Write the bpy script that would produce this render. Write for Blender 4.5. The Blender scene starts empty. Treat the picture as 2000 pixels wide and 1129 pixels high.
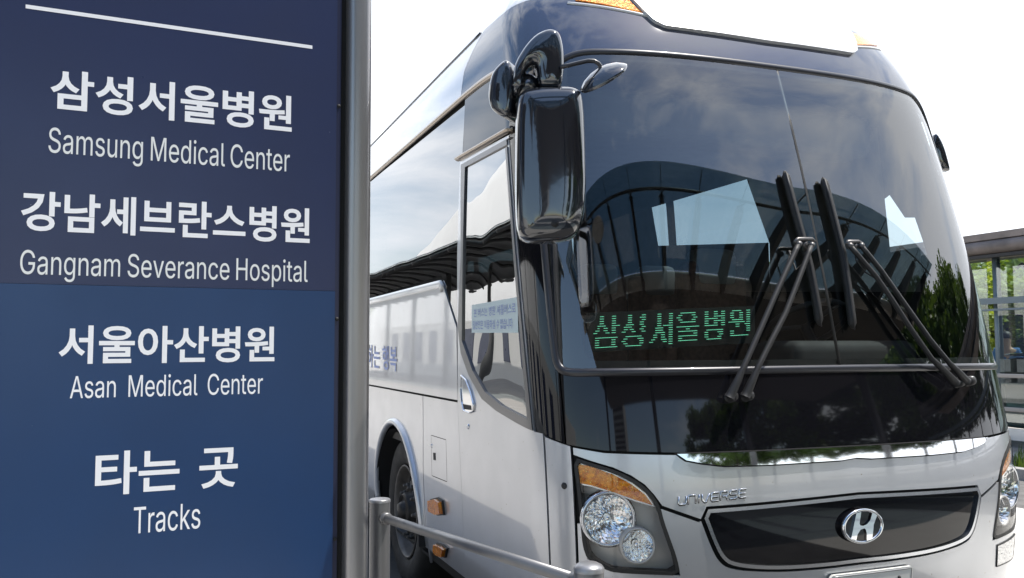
import bpy, math, random
import numpy as np
from mathutils import Vector, Matrix
from mathutils.bvhtree import BVHTree
from mathutils.geometry import delaunay_2d_cdt
random.seed(4); np.random.seed(4)
R = math.radians
SC = bpy.context.scene
COL = SC.collection
# ------------------------------------------------------------------ camera, sky, sun, exposure
FPX, YAW, PITCH, ROLL, CY0 = 1715.0, R(21.05), R(3.835), R(.23), 564.5
CAM = Vector((-1.374, -2.878, 1.57))
ROT = Matrix.Rotation(-YAW, 3, 'Z') @ Matrix.Rotation(R(90) + PITCH, 3, 'X') @ Matrix.Rotation(-ROLL, 3, 'Z')
cd = bpy.data.cameras.new('camera'); cam = bpy.data.objects.new('camera', cd); COL.objects.link(cam)
cam.location = CAM; cam.rotation_euler = ROT.to_euler()
cd.sensor_width = 36; cd.lens = 36 * FPX / 2000
cd.clip_start = .05; cd.clip_end = 3000
SC.camera = cam
SUN_DIR = Vector((.34, -.16, .87)).normalized()
w = bpy.data.worlds.new('World'); SC.world = w; w.use_nodes = True
nt = w.node_tree; N = nt.nodes; LK = nt.links
bg = N['Background']; bg.inputs[1].default_value = .15
sky = N.new('ShaderNodeTexSky'); sky.sky_type = 'NISHITA'; sky.sun_disc = False
sky.sun_elevation = math.asin(SUN_DIR.z); sky.sun_rotation = math.atan2(SUN_DIR.x, SUN_DIR.y)
sky.dust_density = .7; sky.air_density = 1.2
tc = N.new('ShaderNodeTexCoord'); mp = N.new('ShaderNodeMapping'); mp.inputs['Scale'].default_value = (1, 1, 2.6)
LK.new(tc.outputs['Generated'], mp.inputs[0])
no = N.new('ShaderNodeTexNoise'); no.inputs['Scale'].default_value = 2.3; no.inputs['Detail'].default_value = 8; no.inputs['Roughness'].default_value = .58; no.inputs['Distortion'].default_value = .5
LK.new(mp.outputs[0], no.inputs[0])
cr = N.new('ShaderNodeValToRGB'); cr.color_ramp.elements[0].position = .40; cr.color_ramp.elements[1].position = .68
sx = N.new('ShaderNodeSeparateXYZ'); LK.new(tc.outputs['Generated'], sx.inputs[0])
ma = N.new('ShaderNodeMath'); ma.operation = 'MULTIPLY_ADD'; ma.inputs[1].default_value = .14; LK.new(sx.outputs[1], ma.inputs[0]); LK.new(no.outputs[0], ma.inputs[2])
mc_x = N.new('ShaderNodeMath'); mc_x.operation = 'MULTIPLY_ADD'; mc_x.inputs[1].default_value = .26; LK.new(sx.outputs[0], mc_x.inputs[0]); LK.new(ma.outputs[0], mc_x.inputs[2]); ma = mc_x
mb_n = N.new('ShaderNodeMath'); mb_n.operation = 'MULTIPLY_ADD'; mb_n.inputs[1].default_value = -.07; LK.new(sx.outputs[2], mb_n.inputs[0]); LK.new(ma.outputs[0], mb_n.inputs[2]); LK.new(mb_n.outputs[0], cr.inputs[0])
mx = N.new('ShaderNodeMix'); mx.data_type = 'RGBA'
LK.new(cr.outputs[0], mx.inputs[0]); LK.new(sky.outputs[0], mx.inputs[6]); mx.inputs[7].default_value = (7.6, 7.9, 8.4, 1)
LK.new(mx.outputs[2], bg.inputs[0])
sl = bpy.data.lights.new('sun', 'SUN'); sl.energy = 4.2; sl.angle = R(.5); sl.color = (1, .95, .87)
so = bpy.data.objects.new('sun', sl); COL.objects.link(so)
so.rotation_euler = SUN_DIR.to_track_quat('Z', 'Y').to_euler(); so.location = (20, -14, 30)
SC.view_settings.view_transform = 'Standard'; SC.view_settings.look = 'None'
SC.view_settings.exposure = .60; SC.view_settings.gamma = 1
SC.cycles.max_bounces = 10; SC.cycles.transparent_max_bounces = 16; SC.cycles.caustics_reflective = False

# ------------------------------------------------------------------ materials
def mat(name, col, rough=.5, metal=0, coat=0, emit=None, es=1, noise=0, nscale=8, bump=0, bscale=60, ior=1.5, spec=.5, coat_rough=.03, col2=None, alpha=1, stretch=None, specks=0, sp_col=(.35, .37, .42), sp_t=.76):
    m = bpy.data.materials.new(name); m.use_nodes = True
    t = m.node_tree; b = t.nodes['Principled BSDF']
    b.inputs['Base Color'].default_value = (*col, 1); b.inputs['Roughness'].default_value = rough
    b.inputs['Metallic'].default_value = metal; b.inputs['Coat Weight'].default_value = coat
    b.inputs['Coat Roughness'].default_value = coat_rough; b.inputs['IOR'].default_value = ior
    b.inputs['Specular IOR Level'].default_value = spec
    if emit: b.inputs['Emission Color'].default_value = (*emit, 1); b.inputs['Emission Strength'].default_value = es
    tcn = t.nodes.new('ShaderNodeTexCoord'); src = tcn.outputs['Object']
    if stretch:
        mm = t.nodes.new('ShaderNodeMapping'); mm.inputs['Scale'].default_value = stretch
        t.links.new(src, mm.inputs[0]); src = mm.outputs[0]
    if noise or col2:
        n = t.nodes.new('ShaderNodeTexNoise'); n.inputs['Scale'].default_value = nscale; n.inputs['Detail'].default_value = 6
        t.links.new(src, n.inputs[0])
        rp = t.nodes.new('ShaderNodeValToRGB'); e = rp.color_ramp.elements
        c2 = col2 if col2 else tuple(c * (1 - noise) for c in col)
        e[0].position = .35; e[1].position = .65; e[0].color = (*c2, 1); e[1].color = (*col, 1)
        t.links.new(n.outputs[0], rp.inputs[0]); t.links.new(rp.outputs[0], b.inputs['Base Color'])
        mr = t.nodes.new('ShaderNodeMapRange'); mr.inputs[3].default_value = rough * 1.25; mr.inputs[4].default_value = rough * .85
        t.links.new(n.outputs[0], mr.inputs[0]); t.links.new(mr.outputs[0], b.inputs['Roughness'])
    if specks:
        vo = t.nodes.new('ShaderNodeTexNoise'); vo.inputs['Scale'].default_value = specks; vo.inputs['Detail'].default_value = 2; t.links.new(src, vo.inputs[0])
        vr = t.nodes.new('ShaderNodeValToRGB'); vr.color_ramp.elements[0].position = sp_t - .02; vr.color_ramp.elements[1].position = sp_t; t.links.new(vo.outputs[0], vr.inputs[0])
        mc = t.nodes.new('ShaderNodeMix'); mc.data_type = 'RGBA'; mc.inputs[7].default_value = (*sp_col, 1)
        l_ = b.inputs['Base Color'].links
        if l_: t.links.new(l_[0].from_socket, mc.inputs[6])
        else: mc.inputs[6].default_value = (*col, 1)
        t.links.new(vr.outputs[0], mc.inputs[0]); t.links.new(mc.outputs[2], b.inputs['Base Color'])
    if bump:
        n2 = t.nodes.new('ShaderNodeTexNoise'); n2.inputs['Scale'].default_value = bscale; n2.inputs['Detail'].default_value = 4
        t.links.new(src, n2.inputs[0])
        bp = t.nodes.new('ShaderNodeBump'); bp.inputs['Strength'].default_value = bump; bp.inputs['Distance'].default_value = .01
        t.links.new(n2.outputs[0], bp.inputs['Height']); t.links.new(bp.outputs[0], b.inputs['Normal'])
    return m

def glass(name, tint, ior=1.6, rough=0, bump=0, boost=0):
    m = bpy.data.materials.new(name); m.use_nodes = True; t = m.node_tree; t.nodes.clear()
    o = t.nodes.new('ShaderNodeOutputMaterial'); mxs = t.nodes.new('ShaderNodeMixShader'); f = t.nodes.new('ShaderNodeFresnel')
    tr = t.nodes.new('ShaderNodeBsdfTransparent'); g = t.nodes.new('ShaderNodeBsdfGlossy')
    tr.inputs[0].default_value = (*tint, 1); g.inputs['Roughness'].default_value = rough; g.inputs[0].default_value = (1, 1, 1, 1)
    ge = t.nodes.new('ShaderNodeNewGeometry'); mr = t.nodes.new('ShaderNodeMapRange'); mr.inputs[3].default_value = ior; mr.inputs[4].default_value = 1 / ior
    t.links.new(ge.outputs['Backfacing'], mr.inputs[0]); t.links.new(mr.outputs[0], f.inputs[0])
    if boost:
        bo = t.nodes.new('ShaderNodeMapRange'); bo.inputs[3].default_value = boost; t.links.new(f.outputs[0], bo.inputs[0]); t.links.new(bo.outputs[0], mxs.inputs[0])
    else: t.links.new(f.outputs[0], mxs.inputs[0])
    t.links.new(tr.outputs[0], mxs.inputs[1]); t.links.new(g.outputs[0], mxs.inputs[2])
    t.links.new(mxs.outputs[0], o.inputs[0])
    if bump:
        tcn = t.nodes.new('ShaderNodeTexCoord'); n2 = t.nodes.new('ShaderNodeTexNoise'); n2.inputs['Scale'].default_value = 1.6; n2.inputs['Detail'].default_value = 1
        t.links.new(tcn.outputs['Object'], n2.inputs[0])
        bp = t.nodes.new('ShaderNodeBump'); bp.inputs['Strength'].default_value = bump; bp.inputs['Distance'].default_value = .02
        t.links.new(n2.outputs[0], bp.inputs['Height']); t.links.new(bp.outputs[0], g.inputs['Normal']); t.links.new(bp.outputs[0], f.inputs['Normal'])
    return m

M = {}
M['silver'] = mat('silver_paint', (.53, .545, .575), .30, .62, coat=1, noise=.07, nscale=4, bump=.012, bscale=900, specks=60, sp_col=(.30, .27, .23))
M['white'] = mat('pearl_paint', (.74, .74, .73), .3, .1, coat=1)
M['blackgloss'] = mat('black_gloss_paint', (.006, .006, .008), .04, 0, ior=1.52, bump=.01, bscale=3)
M['navy'] = mat('dark_blue_gloss_paint', (.018, .025, .055), .03, 0, ior=2.2, bump=.01, bscale=4)
M['mirror'] = mat('dark_gloss_plastic', (.012, .014, .020), .09, 0, ior=1.8, coat=1, bump=.01, bscale=8)
M['glossmirror'] = mat('mirror_glass', (.8, .8, .8), .02, 1)
M['rubber'] = mat('black_rubber', (.018, .018, .018), .55, 0, noise=.3, nscale=30)
M['tyre'] = mat('tyre_rubber', (.022, .021, .020), .7, 0, noise=.35, nscale=14, bump=.15, bscale=120)
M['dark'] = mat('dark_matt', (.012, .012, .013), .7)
M['gap'] = mat('panel_gap', (.010, .010, .010), .9)
M['chrome'] = mat('chrome', (.82, .83, .85), .045, 1)
M['satin'] = mat('satin_chrome', (.60, .62, .66), .2, 1)
M['mould'] = mat('dark_moulding', (.026, .026, .032), .34, .3, coat=.4)
M['bronze'] = mat('bronze_moulding', (.42, .36, .30), .25, .9)
M['doorframe'] = mat('grey_anodised_frame', (.17, .17, .175), .3, .8)
M['amber'] = mat('amber_lens', (1.0, .36, .008), .2, .35, coat=.8, bump=.9, bscale=110, col2=(.60, .13, .004), nscale=50, specks=150, sp_col=(1, .72, .18), sp_t=.67)  # yellow specks paint bright glints into the lens colour
M['lampback'] = mat('lamp_housing', (.60, .58, .56), .4, .3, bump=.1, bscale=30)
M['reflector'] = mat('reflector', (.92, .92, .92), .08, 1)
M['reflector2'] = mat('ribbed_reflector', (.75, .75, .76), .12, .9, bump=.9, bscale=70)
M['windglass'] = glass('windshield_glass', (.66, .73, .74), 1.9, boost=.05)
M['sideglass'] = glass('tinted_side_glass', (.08, .10, .11), 1.7, bump=.05, boost=.24)
M['doorglass'] = glass('door_glass', (.08, .10, .10), 1.7, bump=.30, boost=.30)
M['farglass'] = glass('green_tinted_glass', (.25, .33, .38), 1.5)
M['cabglass'] = glass('cab_side_glass', (.72, .78, .80), 1.5)
M['lens'] = glass('clear_lens', (.93, .93, .93), 1.45)
M['panelglass'] = glass('shelter_glass', (.72, .80, .78), 1.5, boost=.12)
M['interior'] = mat('interior_trim', (.10, .095, .09), .8, 0, noise=.2)
M['dash'] = mat('dashboard', (.045, .043, .042), .7, 0, noise=.2)
M['seat'] = mat('seat_fabric', (.16, .08, .055), .9, 0, noise=.3, nscale=40)
M['curtain'] = mat('curtain_fabric', (.17, .14, .12), .9, noise=.2)
M['steel'] = mat('painted_steel', (.20, .20, .205), .38, .6, noise=.06, nscale=20, bump=.03, bscale=300, stretch=(1, 1, .1))
M['steelcap'] = mat('steel_cap', (.30, .30, .31), .35, .6)
M['alu'] = mat('anodised_post', (.33, .322, .325), .30, .8, noise=.05, nscale=20, stretch=(4, 4, .1))
M['signtop'] = mat('navy_panel', (.022, .032, .086), .28, 0, ior=1.5, noise=.10, nscale=3.2, bump=.006, bscale=2, specks=70, sp_t=.83)
M['signlow'] = mat('blue_panel', (.011, .042, .125), .28, 0, ior=1.5, noise=.10, nscale=3.2, bump=.006, bscale=2, specks=70, sp_t=.83)
M['signedge'] = mat('navy_edge', (.018, .022, .055), .3)
M['letter'] = mat('white_vinyl', (.84, .85, .88), .4)
M['letter2'] = mat('pale_vinyl', (.74, .76, .76), .4)
M['blueink'] = mat('blue_vinyl', (.16, .24, .55), .35)
M['paper'] = mat('paper', (.60, .70, .70), .7)
M['led'] = mat('led', (.1, .5, .3), .4, emit=(.26, .90, .56), es=.65)
M['plate'] = mat('plate', (.72, .72, .69), .4, noise=.05)

# ------------------------------------------------------------------ object helpers
def tag(o, label=None, cat=None, group=None, kind=None):
    if label: o['label'] = label
    if cat: o['category'] = cat
    if group: o['group'] = group
    if kind: o['kind'] = kind
    return o
def thing(name, label, cat, loc=(0, 0, 0), rz=0, group=None):
    o = bpy.data.objects.new(name, None); COL.objects.link(o); o.location = loc; o.rotation_euler = (0, 0, rz)
    o.empty_display_size = .2
    return tag(o, label, cat, group)
def wloc(p):
    v = Vector((0, 0, 0))
    while p is not None:
        v = v + p.location; p = p.parent
    return v
def mk(name, verts, faces, material, parent=None, smooth=True, normals=None, local=False):
    me = bpy.data.meshes.new(name)
    off = Vector((0, 0, 0)) if (local or parent is None) else wloc(parent)
    me.from_pydata([tuple(Vector(v) - off) for v in verts], [], faces)
    if smooth: me.polygons.foreach_set('use_smooth', [True] * len(me.polygons))
    me.materials.append(material); me.update()
    if normals is not None: me.normals_split_custom_set_from_vertices([tuple(n) for n in normals])
    o = bpy.data.objects.new(name, me); COL.objects.link(o)
    if parent is not None: o.parent = parent
    return o
class MB:
    """mesh builder"""
    def __init__(s): s.v = []; s.f = []
    def add(s, v, f):
        k = len(s.v); s.v += [tuple(p) for p in v]; s.f += [tuple(i + k for i in q) for q in f]
    def box(s, a, b, rot=None, c=None):
        a = Vector(a); b = Vector(b)
        P = [Vector((x, y, z)) for z in (a.z, b.z) for y in (a.y, b.y) for x in (a.x, b.x)]
        if rot is not None:
            c = Vector(c) if c is not None else (a + b) / 2
            P = [rot @ (p - c) + c for p in P]
        s.add(P, [(0, 2, 3, 1), (4, 5, 7, 6), (0, 1, 5, 4), (2, 6, 7, 3), (0, 4, 6, 2), (1, 3, 7, 5)])
    def rbox(s, a, b, r=.02, n=3):
        """box with bevelled vertical/horizontal edges through superellipsoid rounding"""
        import bmesh
        bm = bmesh.new(); bmesh.ops.create_cube(bm, size=1)
        a = Vector(a); b = Vector(b)
        for v in bm.verts: v.co = Vector((a.x + (v.co.x + .5) * (b.x - a.x), a.y + (v.co.y + .5) * (b.y - a.y), a.z + (v.co.z + .5) * (b.z - a.z)))
        bmesh.ops.bevel(bm, geom=bm.edges[:], offset=r, segments=n, affect='EDGES', profile=.5)
        bm.verts.index_update()
        s.add([v.co for v in bm.verts], [[v.index for v in f.verts] for f in bm.faces]); bm.free()
    def tube(s, pts, r, n=12, cap=True):
        pts = [Vector(p) for p in pts]; m = len(pts)
        rr = r if isinstance(r, (list, tuple)) else [r] * m
        k = len(s.v); up = None
        for i, p in enumerate(pts):
            t = (pts[min(i + 1, m - 1)] - pts[max(i - 1, 0)]).normalized()
            if up is None: up = Vector((0, 0, 1)) if abs(t.z) < .9 else Vector((1, 0, 0))
            a = t.cross(up).normalized(); b = a.cross(t).normalized(); up = b
            for j in range(n):
                q = 2 * math.pi * j / n
                s.v.append(tuple(p + a * math.cos(q) * rr[i] + b * math.sin(q) * rr[i]))
        for i in range(m - 1):
            for j in range(n):
                j2 = (j + 1) % n
                s.f.append((k + i * n + j, k + i * n + j2, k + (i + 1) * n + j2, k + (i + 1) * n + j))
        if cap:
            s.f.append(tuple(k + j for j in range(n))[::-1]); s.f.append(tuple(k + (m - 1) * n + j for j in range(n)))
    def lathe(s, prof, c, ax, n=32):
        """prof: list of (radius, distance along axis)"""
        ax = Vector(ax).normalized(); c = Vector(c)
        u = ax.orthogonal().normalized(); w_ = ax.cross(u); k = len(s.v)
        for (r, d) in prof:
            for j in range(n):
                q = 2 * math.pi * j / n
                s.v.append(tuple(c + ax * d + u * math.cos(q) * r + w_ * math.sin(q) * r))
        for i in range(len(prof) - 1):
            for j in range(n):
                j2 = (j + 1) % n
                s.f.append((k + i * n + j, k + i * n + j2, k + (i + 1) * n + j2, k + (i + 1) * n + j))
    def sheet(s, rows):
        k = len(s.v); a = len(rows); b = len(rows[0])
        for r_ in rows: s.v += [tuple(p) for p in r_]
        for i in range(a - 1):
            for j in range(b - 1): s.f.append((k + i * b + j, k + i * b + j + 1, k + (i + 1) * b + j + 1, k + (i + 1) * b + j))
    def build(s, name, material, parent=None, smooth=False, auto=False):
        o = mk(name, s.v, s.f, material, parent, smooth or auto)
        if auto:
            me = o.data
            try: me.set_sharp_from_angle(angle=R(35))
            except Exception: pass
        return o

def ray(px, py):
    return (ROT @ Vector(((px - 1000) / FPX, -(py - CY0) / FPX, -1))).normalized()
def at_depth(px, py, d):
    v = ROT @ Vector(((px - 1000) / FPX, -(py - CY0) / FPX, -1)); return CAM + v * d
def on_plane(px, py, p, n):
    v = ray(px, py); n = Vector(n); return CAM + v * ((Vector(p) - CAM).dot(n) / v.dot(n))

# ------------------------------------------------------------------ bus body surface
HW, DD, NE = 1.245, .51, 2.75
PR = np.array([(.30, .060, .080), (.42, .040, .045), (.62, .018, .012), (.82, .006, .0), (1.12, .0, .018), (1.30, .0, .048),
 (1.55, .002, .100), (1.90, .007, .178), (2.25, .018, .266), (2.60, .036, .364), (2.92, .062, .472), (3.10, .092, .570), (3.25, .138, .680),
 (3.38, .210, .840), (3.48, .270, 1.04), (3.56, .400, 1.36), (3.60, .60, 1.80), (3.62, .92, 2.5), (3.625, 1.24, 3.2)])
VK = np.concatenate([[0], np.cumsum(np.hypot(np.diff(PR[:, 0]), np.diff(PR[:, 2])))])
def cspline(x, y):
    n = len(x); h = np.diff(x); A = np.zeros((n, n)); b = np.zeros(n); A[0, 0] = A[-1, -1] = 1
    for i in range(1, n - 1):
        A[i, i - 1] = h[i - 1]; A[i, i] = 2 * (h[i - 1] + h[i]); A[i, i + 1] = h[i]
        b[i] = 3 * ((y[i + 1] - y[i]) / h[i] - (y[i] - y[i - 1]) / h[i - 1])
    c = np.linalg.solve(A, b)
    return (x, y, h, c)
def ceval(S_, q):
    x, y, h, c = S_; q = np.clip(q, x[0], x[-1]); i = np.clip(np.searchsorted(x, q) - 1, 0, len(h) - 1)
    d = q - x[i]; bb = (y[i + 1] - y[i]) / h[i] - h[i] * (2 * c[i] + c[i + 1]) / 3
    return y[i] + bb * d + c[i] * d * d + (c[i + 1] - c[i]) / (3 * h[i]) * d ** 3
SPL = [cspline(VK, PR[:, k]) for k in range(3)]
VV = np.linspace(0, VK[-1], 3000); TAB = [ceval(s_, VV) for s_ in SPL]
def v_of_z(z): return float(np.interp(z, TAB[0], VV))
_t = np.linspace(0, math.pi, 6001)
_t = math.pi / 2 + (math.pi / 2) * np.sign(_t - math.pi / 2) * (np.abs(_t - math.pi / 2) / (math.pi / 2))
_c = -np.sign(np.cos(_t)) * np.abs(np.cos(_t)) ** (2 / NE); _s = np.abs(np.sin(_t)) ** (2 / NE)
_L = np.concatenate([[0], np.cumsum(np.hypot(np.diff(_c) * HW, np.diff(_s) * DD))]); LL = float(_L[-1])
# _t runs 0..pi: _c runs -1 .. 1 (near side to far side)
def S(u, v):
    u = np.atleast_1d(np.asarray(u, float)); v = np.atleast_1d(np.asarray(v, float)); u, v = np.broadcast_arrays(u, v)
    z = np.interp(v, VV, TAB[0]); ins = np.interp(v, VV, TAB[1]); y0 = np.interp(v, VV, TAB[2])
    uc = np.clip(u, 0, LL); c = np.interp(uc, _L, _c); s = np.interp(uc, _L, _s)
    X = HW + c * (HW - ins); Y = y0 + DD * (1 - s) + np.maximum(0, -u) + np.maximum(0, u - LL)
    return np.stack([X, Y, z], -1)
def NRM(u, v, e=.006):
    u = np.atleast_1d(np.asarray(u, float)); v = np.atleast_1d(np.asarray(v, float))
    vc = np.clip(v, e, VK[-1] - e)
    a = S(u + e, vc) - S(u - e, vc); b = S(u, vc + e) - S(u, vc - e)
    n = np.cross(a, b); return n / (np.linalg.norm(n, axis=-1, keepdims=True) + 1e-12)
def P3(u, v, off=0):
    return Vector((S(u, v) + off * NRM(u, v))[0])
# ray casting grid
gu = np.concatenate([np.arange(-9, 0, .05), np.linspace(0, LL, 260), np.arange(LL + .05, LL + 3, .05)]); gv = np.linspace(0, VK[-1], 260)
GU, GV = np.meshgrid(gu, gv, indexing='ij'); GP = S(GU.ravel(), GV.ravel()); nb = len(gv)
_tr = []
for i in range(len(gu) - 1):
    for j in range(nb - 1):
        a = i * nb + j; _tr += [(a, a + nb, a + nb + 1), (a, a + nb + 1, a + 1)]
BVH = BVHTree.FromPolygons([tuple(p) for p in GP], _tr)
def hit(px, py):
    h_ = BVH.ray_cast(CAM, ray(px, py))
    if h_[0] is None: return None
    a, b, c = _tr[h_[2]]; p = np.array(h_[0])
    A = np.stack([GP[b] - GP[a], GP[c] - GP[a]], 1); k = np.linalg.lstsq(A, p - GP[a], rcond=None)[0]
    guv = np.stack([GU.ravel(), GV.ravel()], 1)
    if not hasattr(hit, 'g'): hit.g = np.stack([GU.ravel(), GV.ravel()], 1)
    return tuple(hit.g[a] + k[0] * (hit.g[b] - hit.g[a]) + k[1] * (hit.g[c] - hit.g[a]))
def UV(pts):
    out = []
    for p in pts:
        q = hit(*p)
        if q is None: print('MISS', p); continue
        out.append(q)
    return out
def mir(uv): return [(LL - u, v) for (u, v) in uv][::-1]
def chaikin(p, it=2, closed=True):
    for _ in range(it):
        q = []; n = len(p)
        rng = range(n) if closed else range(n - 1)
        if not closed: q.append(p[0])
        for i in rng:
            a = p[i]; b = p[(i + 1) % n]
            q.append((a[0] * .75 + b[0] * .25, a[1] * .75 + b[1] * .25)); q.append((a[0] * .25 + b[0] * .75, a[1] * .25 + b[1] * .75))
        if not closed: q.append(p[-1])
        p = q
    return p
def densify(p, d, closed=True):
    out = []; n = len(p)
    for i in range(n if closed else n - 1):
        a = np.array(p[i]); b = np.array(p[(i + 1) % n]); k = max(1, int(math.ceil(np.linalg.norm(b - a) / d)))
        for j in range(k): out.append(tuple(a + (b - a) * j / k))
    if not closed: out.append(tuple(p[-1]))
    return out
def area(p):
    return .5 * sum(p[i][0] * p[(i + 1) % len(p)][1] - p[(i + 1) % len(p)][0] * p[i][1] for i in range(len(p)))
def inside(P, poly):
    P = np.asarray(P); x, y = P[:, 0], P[:, 1]; r = np.zeros(len(P), bool); n = len(poly)
    for i in range(n):
        x1, y1 = poly[i]; x2, y2 = poly[(i + 1) % n]
        if y1 == y2: continue
        c = ((y1 > y) != (y2 > y)) & (x < (x2 - x1) * (y - y1) / (y2 - y1) + x1); r ^= c
    return r
def inset_poly(p, d):
    """shrink a polygon by d (positive)"""
    if area(p) < 0: p = p[::-1]
    n = len(p); out = []
    for i in range(n):
        a = np.array(p[i - 1]); b = np.array(p[i]); c = np.array(p[(i + 1) % n])
        e1 = b - a; e2 = c - b; e1 /= np.linalg.norm(e1) + 1e-9; e2 /= np.linalg.norm(e2) + 1e-9
        n1 = np.array([-e1[1], e1[0]]); n2 = np.array([-e2[1], e2[0]]); m_ = n1 + n2; m_ /= np.linalg.norm(m_) + 1e-9
        k = min(2.5, 1 / max(.3, m_.dot(n1))); out.append(tuple(b + m_ * d * k))
    return out
def patch(name, poly, material, parent, off=0., holes=(), rim=.012, g=.045, gux=None, shift=None, flat_n=False):
    gux = gux or g
    poly = densify(poly, max(g, .02)) if area(poly) > 0 else densify(poly[::-1], max(g, .02))
    hs = [densify(h if area(h) > 0 else h[::-1], max(g, .02)) for h in holes]
    pts = list(poly); edges = [(i, (i + 1) % len(poly)) for i in range(len(poly))]
    for h_ in hs:
        k = len(pts); pts += h_; edges += [(k + i, k + (i + 1) % len(h_)) for i in range(len(h_))]
    A = np.array(poly); lo = A.min(0); hi = A.max(0)
    xs = np.arange(lo[0] + gux * .6, hi[0], gux); ys = np.arange(lo[1] + g * .6, hi[1], g)
    if len(xs) and len(ys):
        X, Y = np.meshgrid(xs, ys); Q = np.stack([X.ravel(), Y.ravel()], 1); ok = inside(Q, poly)
        for h_ in hs: ok &= ~inside(Q, h_)
        Q = Q[ok]; B = np.array(pts)
        if len(Q):
            keep = np.ones(len(Q), bool)
            for s0 in range(0, len(Q), 400):
                d = np.hypot(Q[s0:s0 + 400, None, 0] - B[None, :, 0], Q[s0:s0 + 400, None, 1] - B[None, :, 1]).min(1); keep[s0:s0 + 400] = d > g * .45
            pts = pts + [tuple(q) for q in Q[keep]]
    r_ = delaunay_2d_cdt([Vector(p) for p in pts], edges, [], 0, 1e-6)
    V2 = np.array([tuple(v) for v in r_[0]]); F = [f for f in r_[2]]
    C = np.array([V2[list(f)].mean(0) for f in F]); ok = inside(C, poly)
    for h_ in hs: ok &= ~inside(C, h_)
    F = [tuple(f) for f, o_ in zip(F, ok) if o_]
    F = [f if area([V2[i] for i in f]) > 0 else f[::-1] for f in F]
    used = sorted(set(i for f in F for i in f)); mp_ = {a: b for b, a in enumerate(used)}
    V2 = V2[used]; F = [tuple(mp_[i] for i in f) for f in F]
    NN = NRM(V2[:, 0], V2[:, 1]); V3 = S(V2[:, 0], V2[:, 1]) + NN * off
    V = [tuple(p) for p in V3]; NO = [tuple(n) for n in NN]
    if rim:
        cnt = {}
        for f in F:
            for i in range(3):
                a, b = f[i], f[(i + 1) % 3]
                cnt[(a, b)] = 1
        for (a, b) in [e for e in cnt if (e[1], e[0]) not in cnt]:
            k = len(V); pa, pb = Vector(V3[a]), Vector(V3[b]); na, nb_ = Vector(NN[a]), Vector(NN[b])
            o_ = (pb - pa).cross(na); o_ = o_.normalized() if o_.length > 0 else na
            V += [tuple(pa), tuple(pb), tuple(pb - nb_ * rim), tuple(pa - na * rim)]; NO += [tuple(o_)] * 4
            F.append((k, k + 3, k + 2, k + 1))
    return mk(name, V, F, material, parent, True, NO)
def mould(name, uv, wd, h, material, parent, off=0., n=8, closed=False, flat=False):
    """raised moulding of width wd and height h that follows a line on the body"""
    uv = np.array(uv); m = len(uv); V = []; F = []
    C = S(uv[:, 0], uv[:, 1]) + off * NRM(uv[:, 0], uv[:, 1]); NN = NRM(uv[:, 0], uv[:, 1])
    for i in range(m):
        a = C[(i - 1) % m if closed else max(i - 1, 0)]; b = C[(i + 1) % m if closed else min(i + 1, m - 1)]
        T = b - a; T /= np.linalg.norm(T) + 1e-9; B = np.cross(NN[i], T)
        for j in range(n + 1):
            q = math.pi * j / n; cx, sy = math.cos(q), math.sin(q)
            if flat: cx = math.copysign(abs(cx) ** .4, cx); sy = sy ** .5 if sy > 0 else 0
            V.append(tuple(C[i] + B * cx * wd / 2 + NN[i] * (sy * h - .002)))
    for i in range(m if closed else m - 1):
        for j in range(n):
            a = i * (n + 1) + j; b = ((i + 1) % m) * (n + 1) + j
            F.append((a, b, b + 1, a + 1))
    if not closed:
        F.append(tuple(range(n + 1))); F.append(tuple((m - 1) * (n + 1) + j for j in range(n + 1))[::-1])
    return mk(name, V, F, material, parent, True)
LATIN = None
try:
    import os
    LATIN = bpy.data.fonts.load(os.path.join(bpy.utils.system_resource('DATAFILES'), 'fonts', 'Inter.woff2'))   # ships inside Blender
except Exception as ex: print('font', ex)
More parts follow.
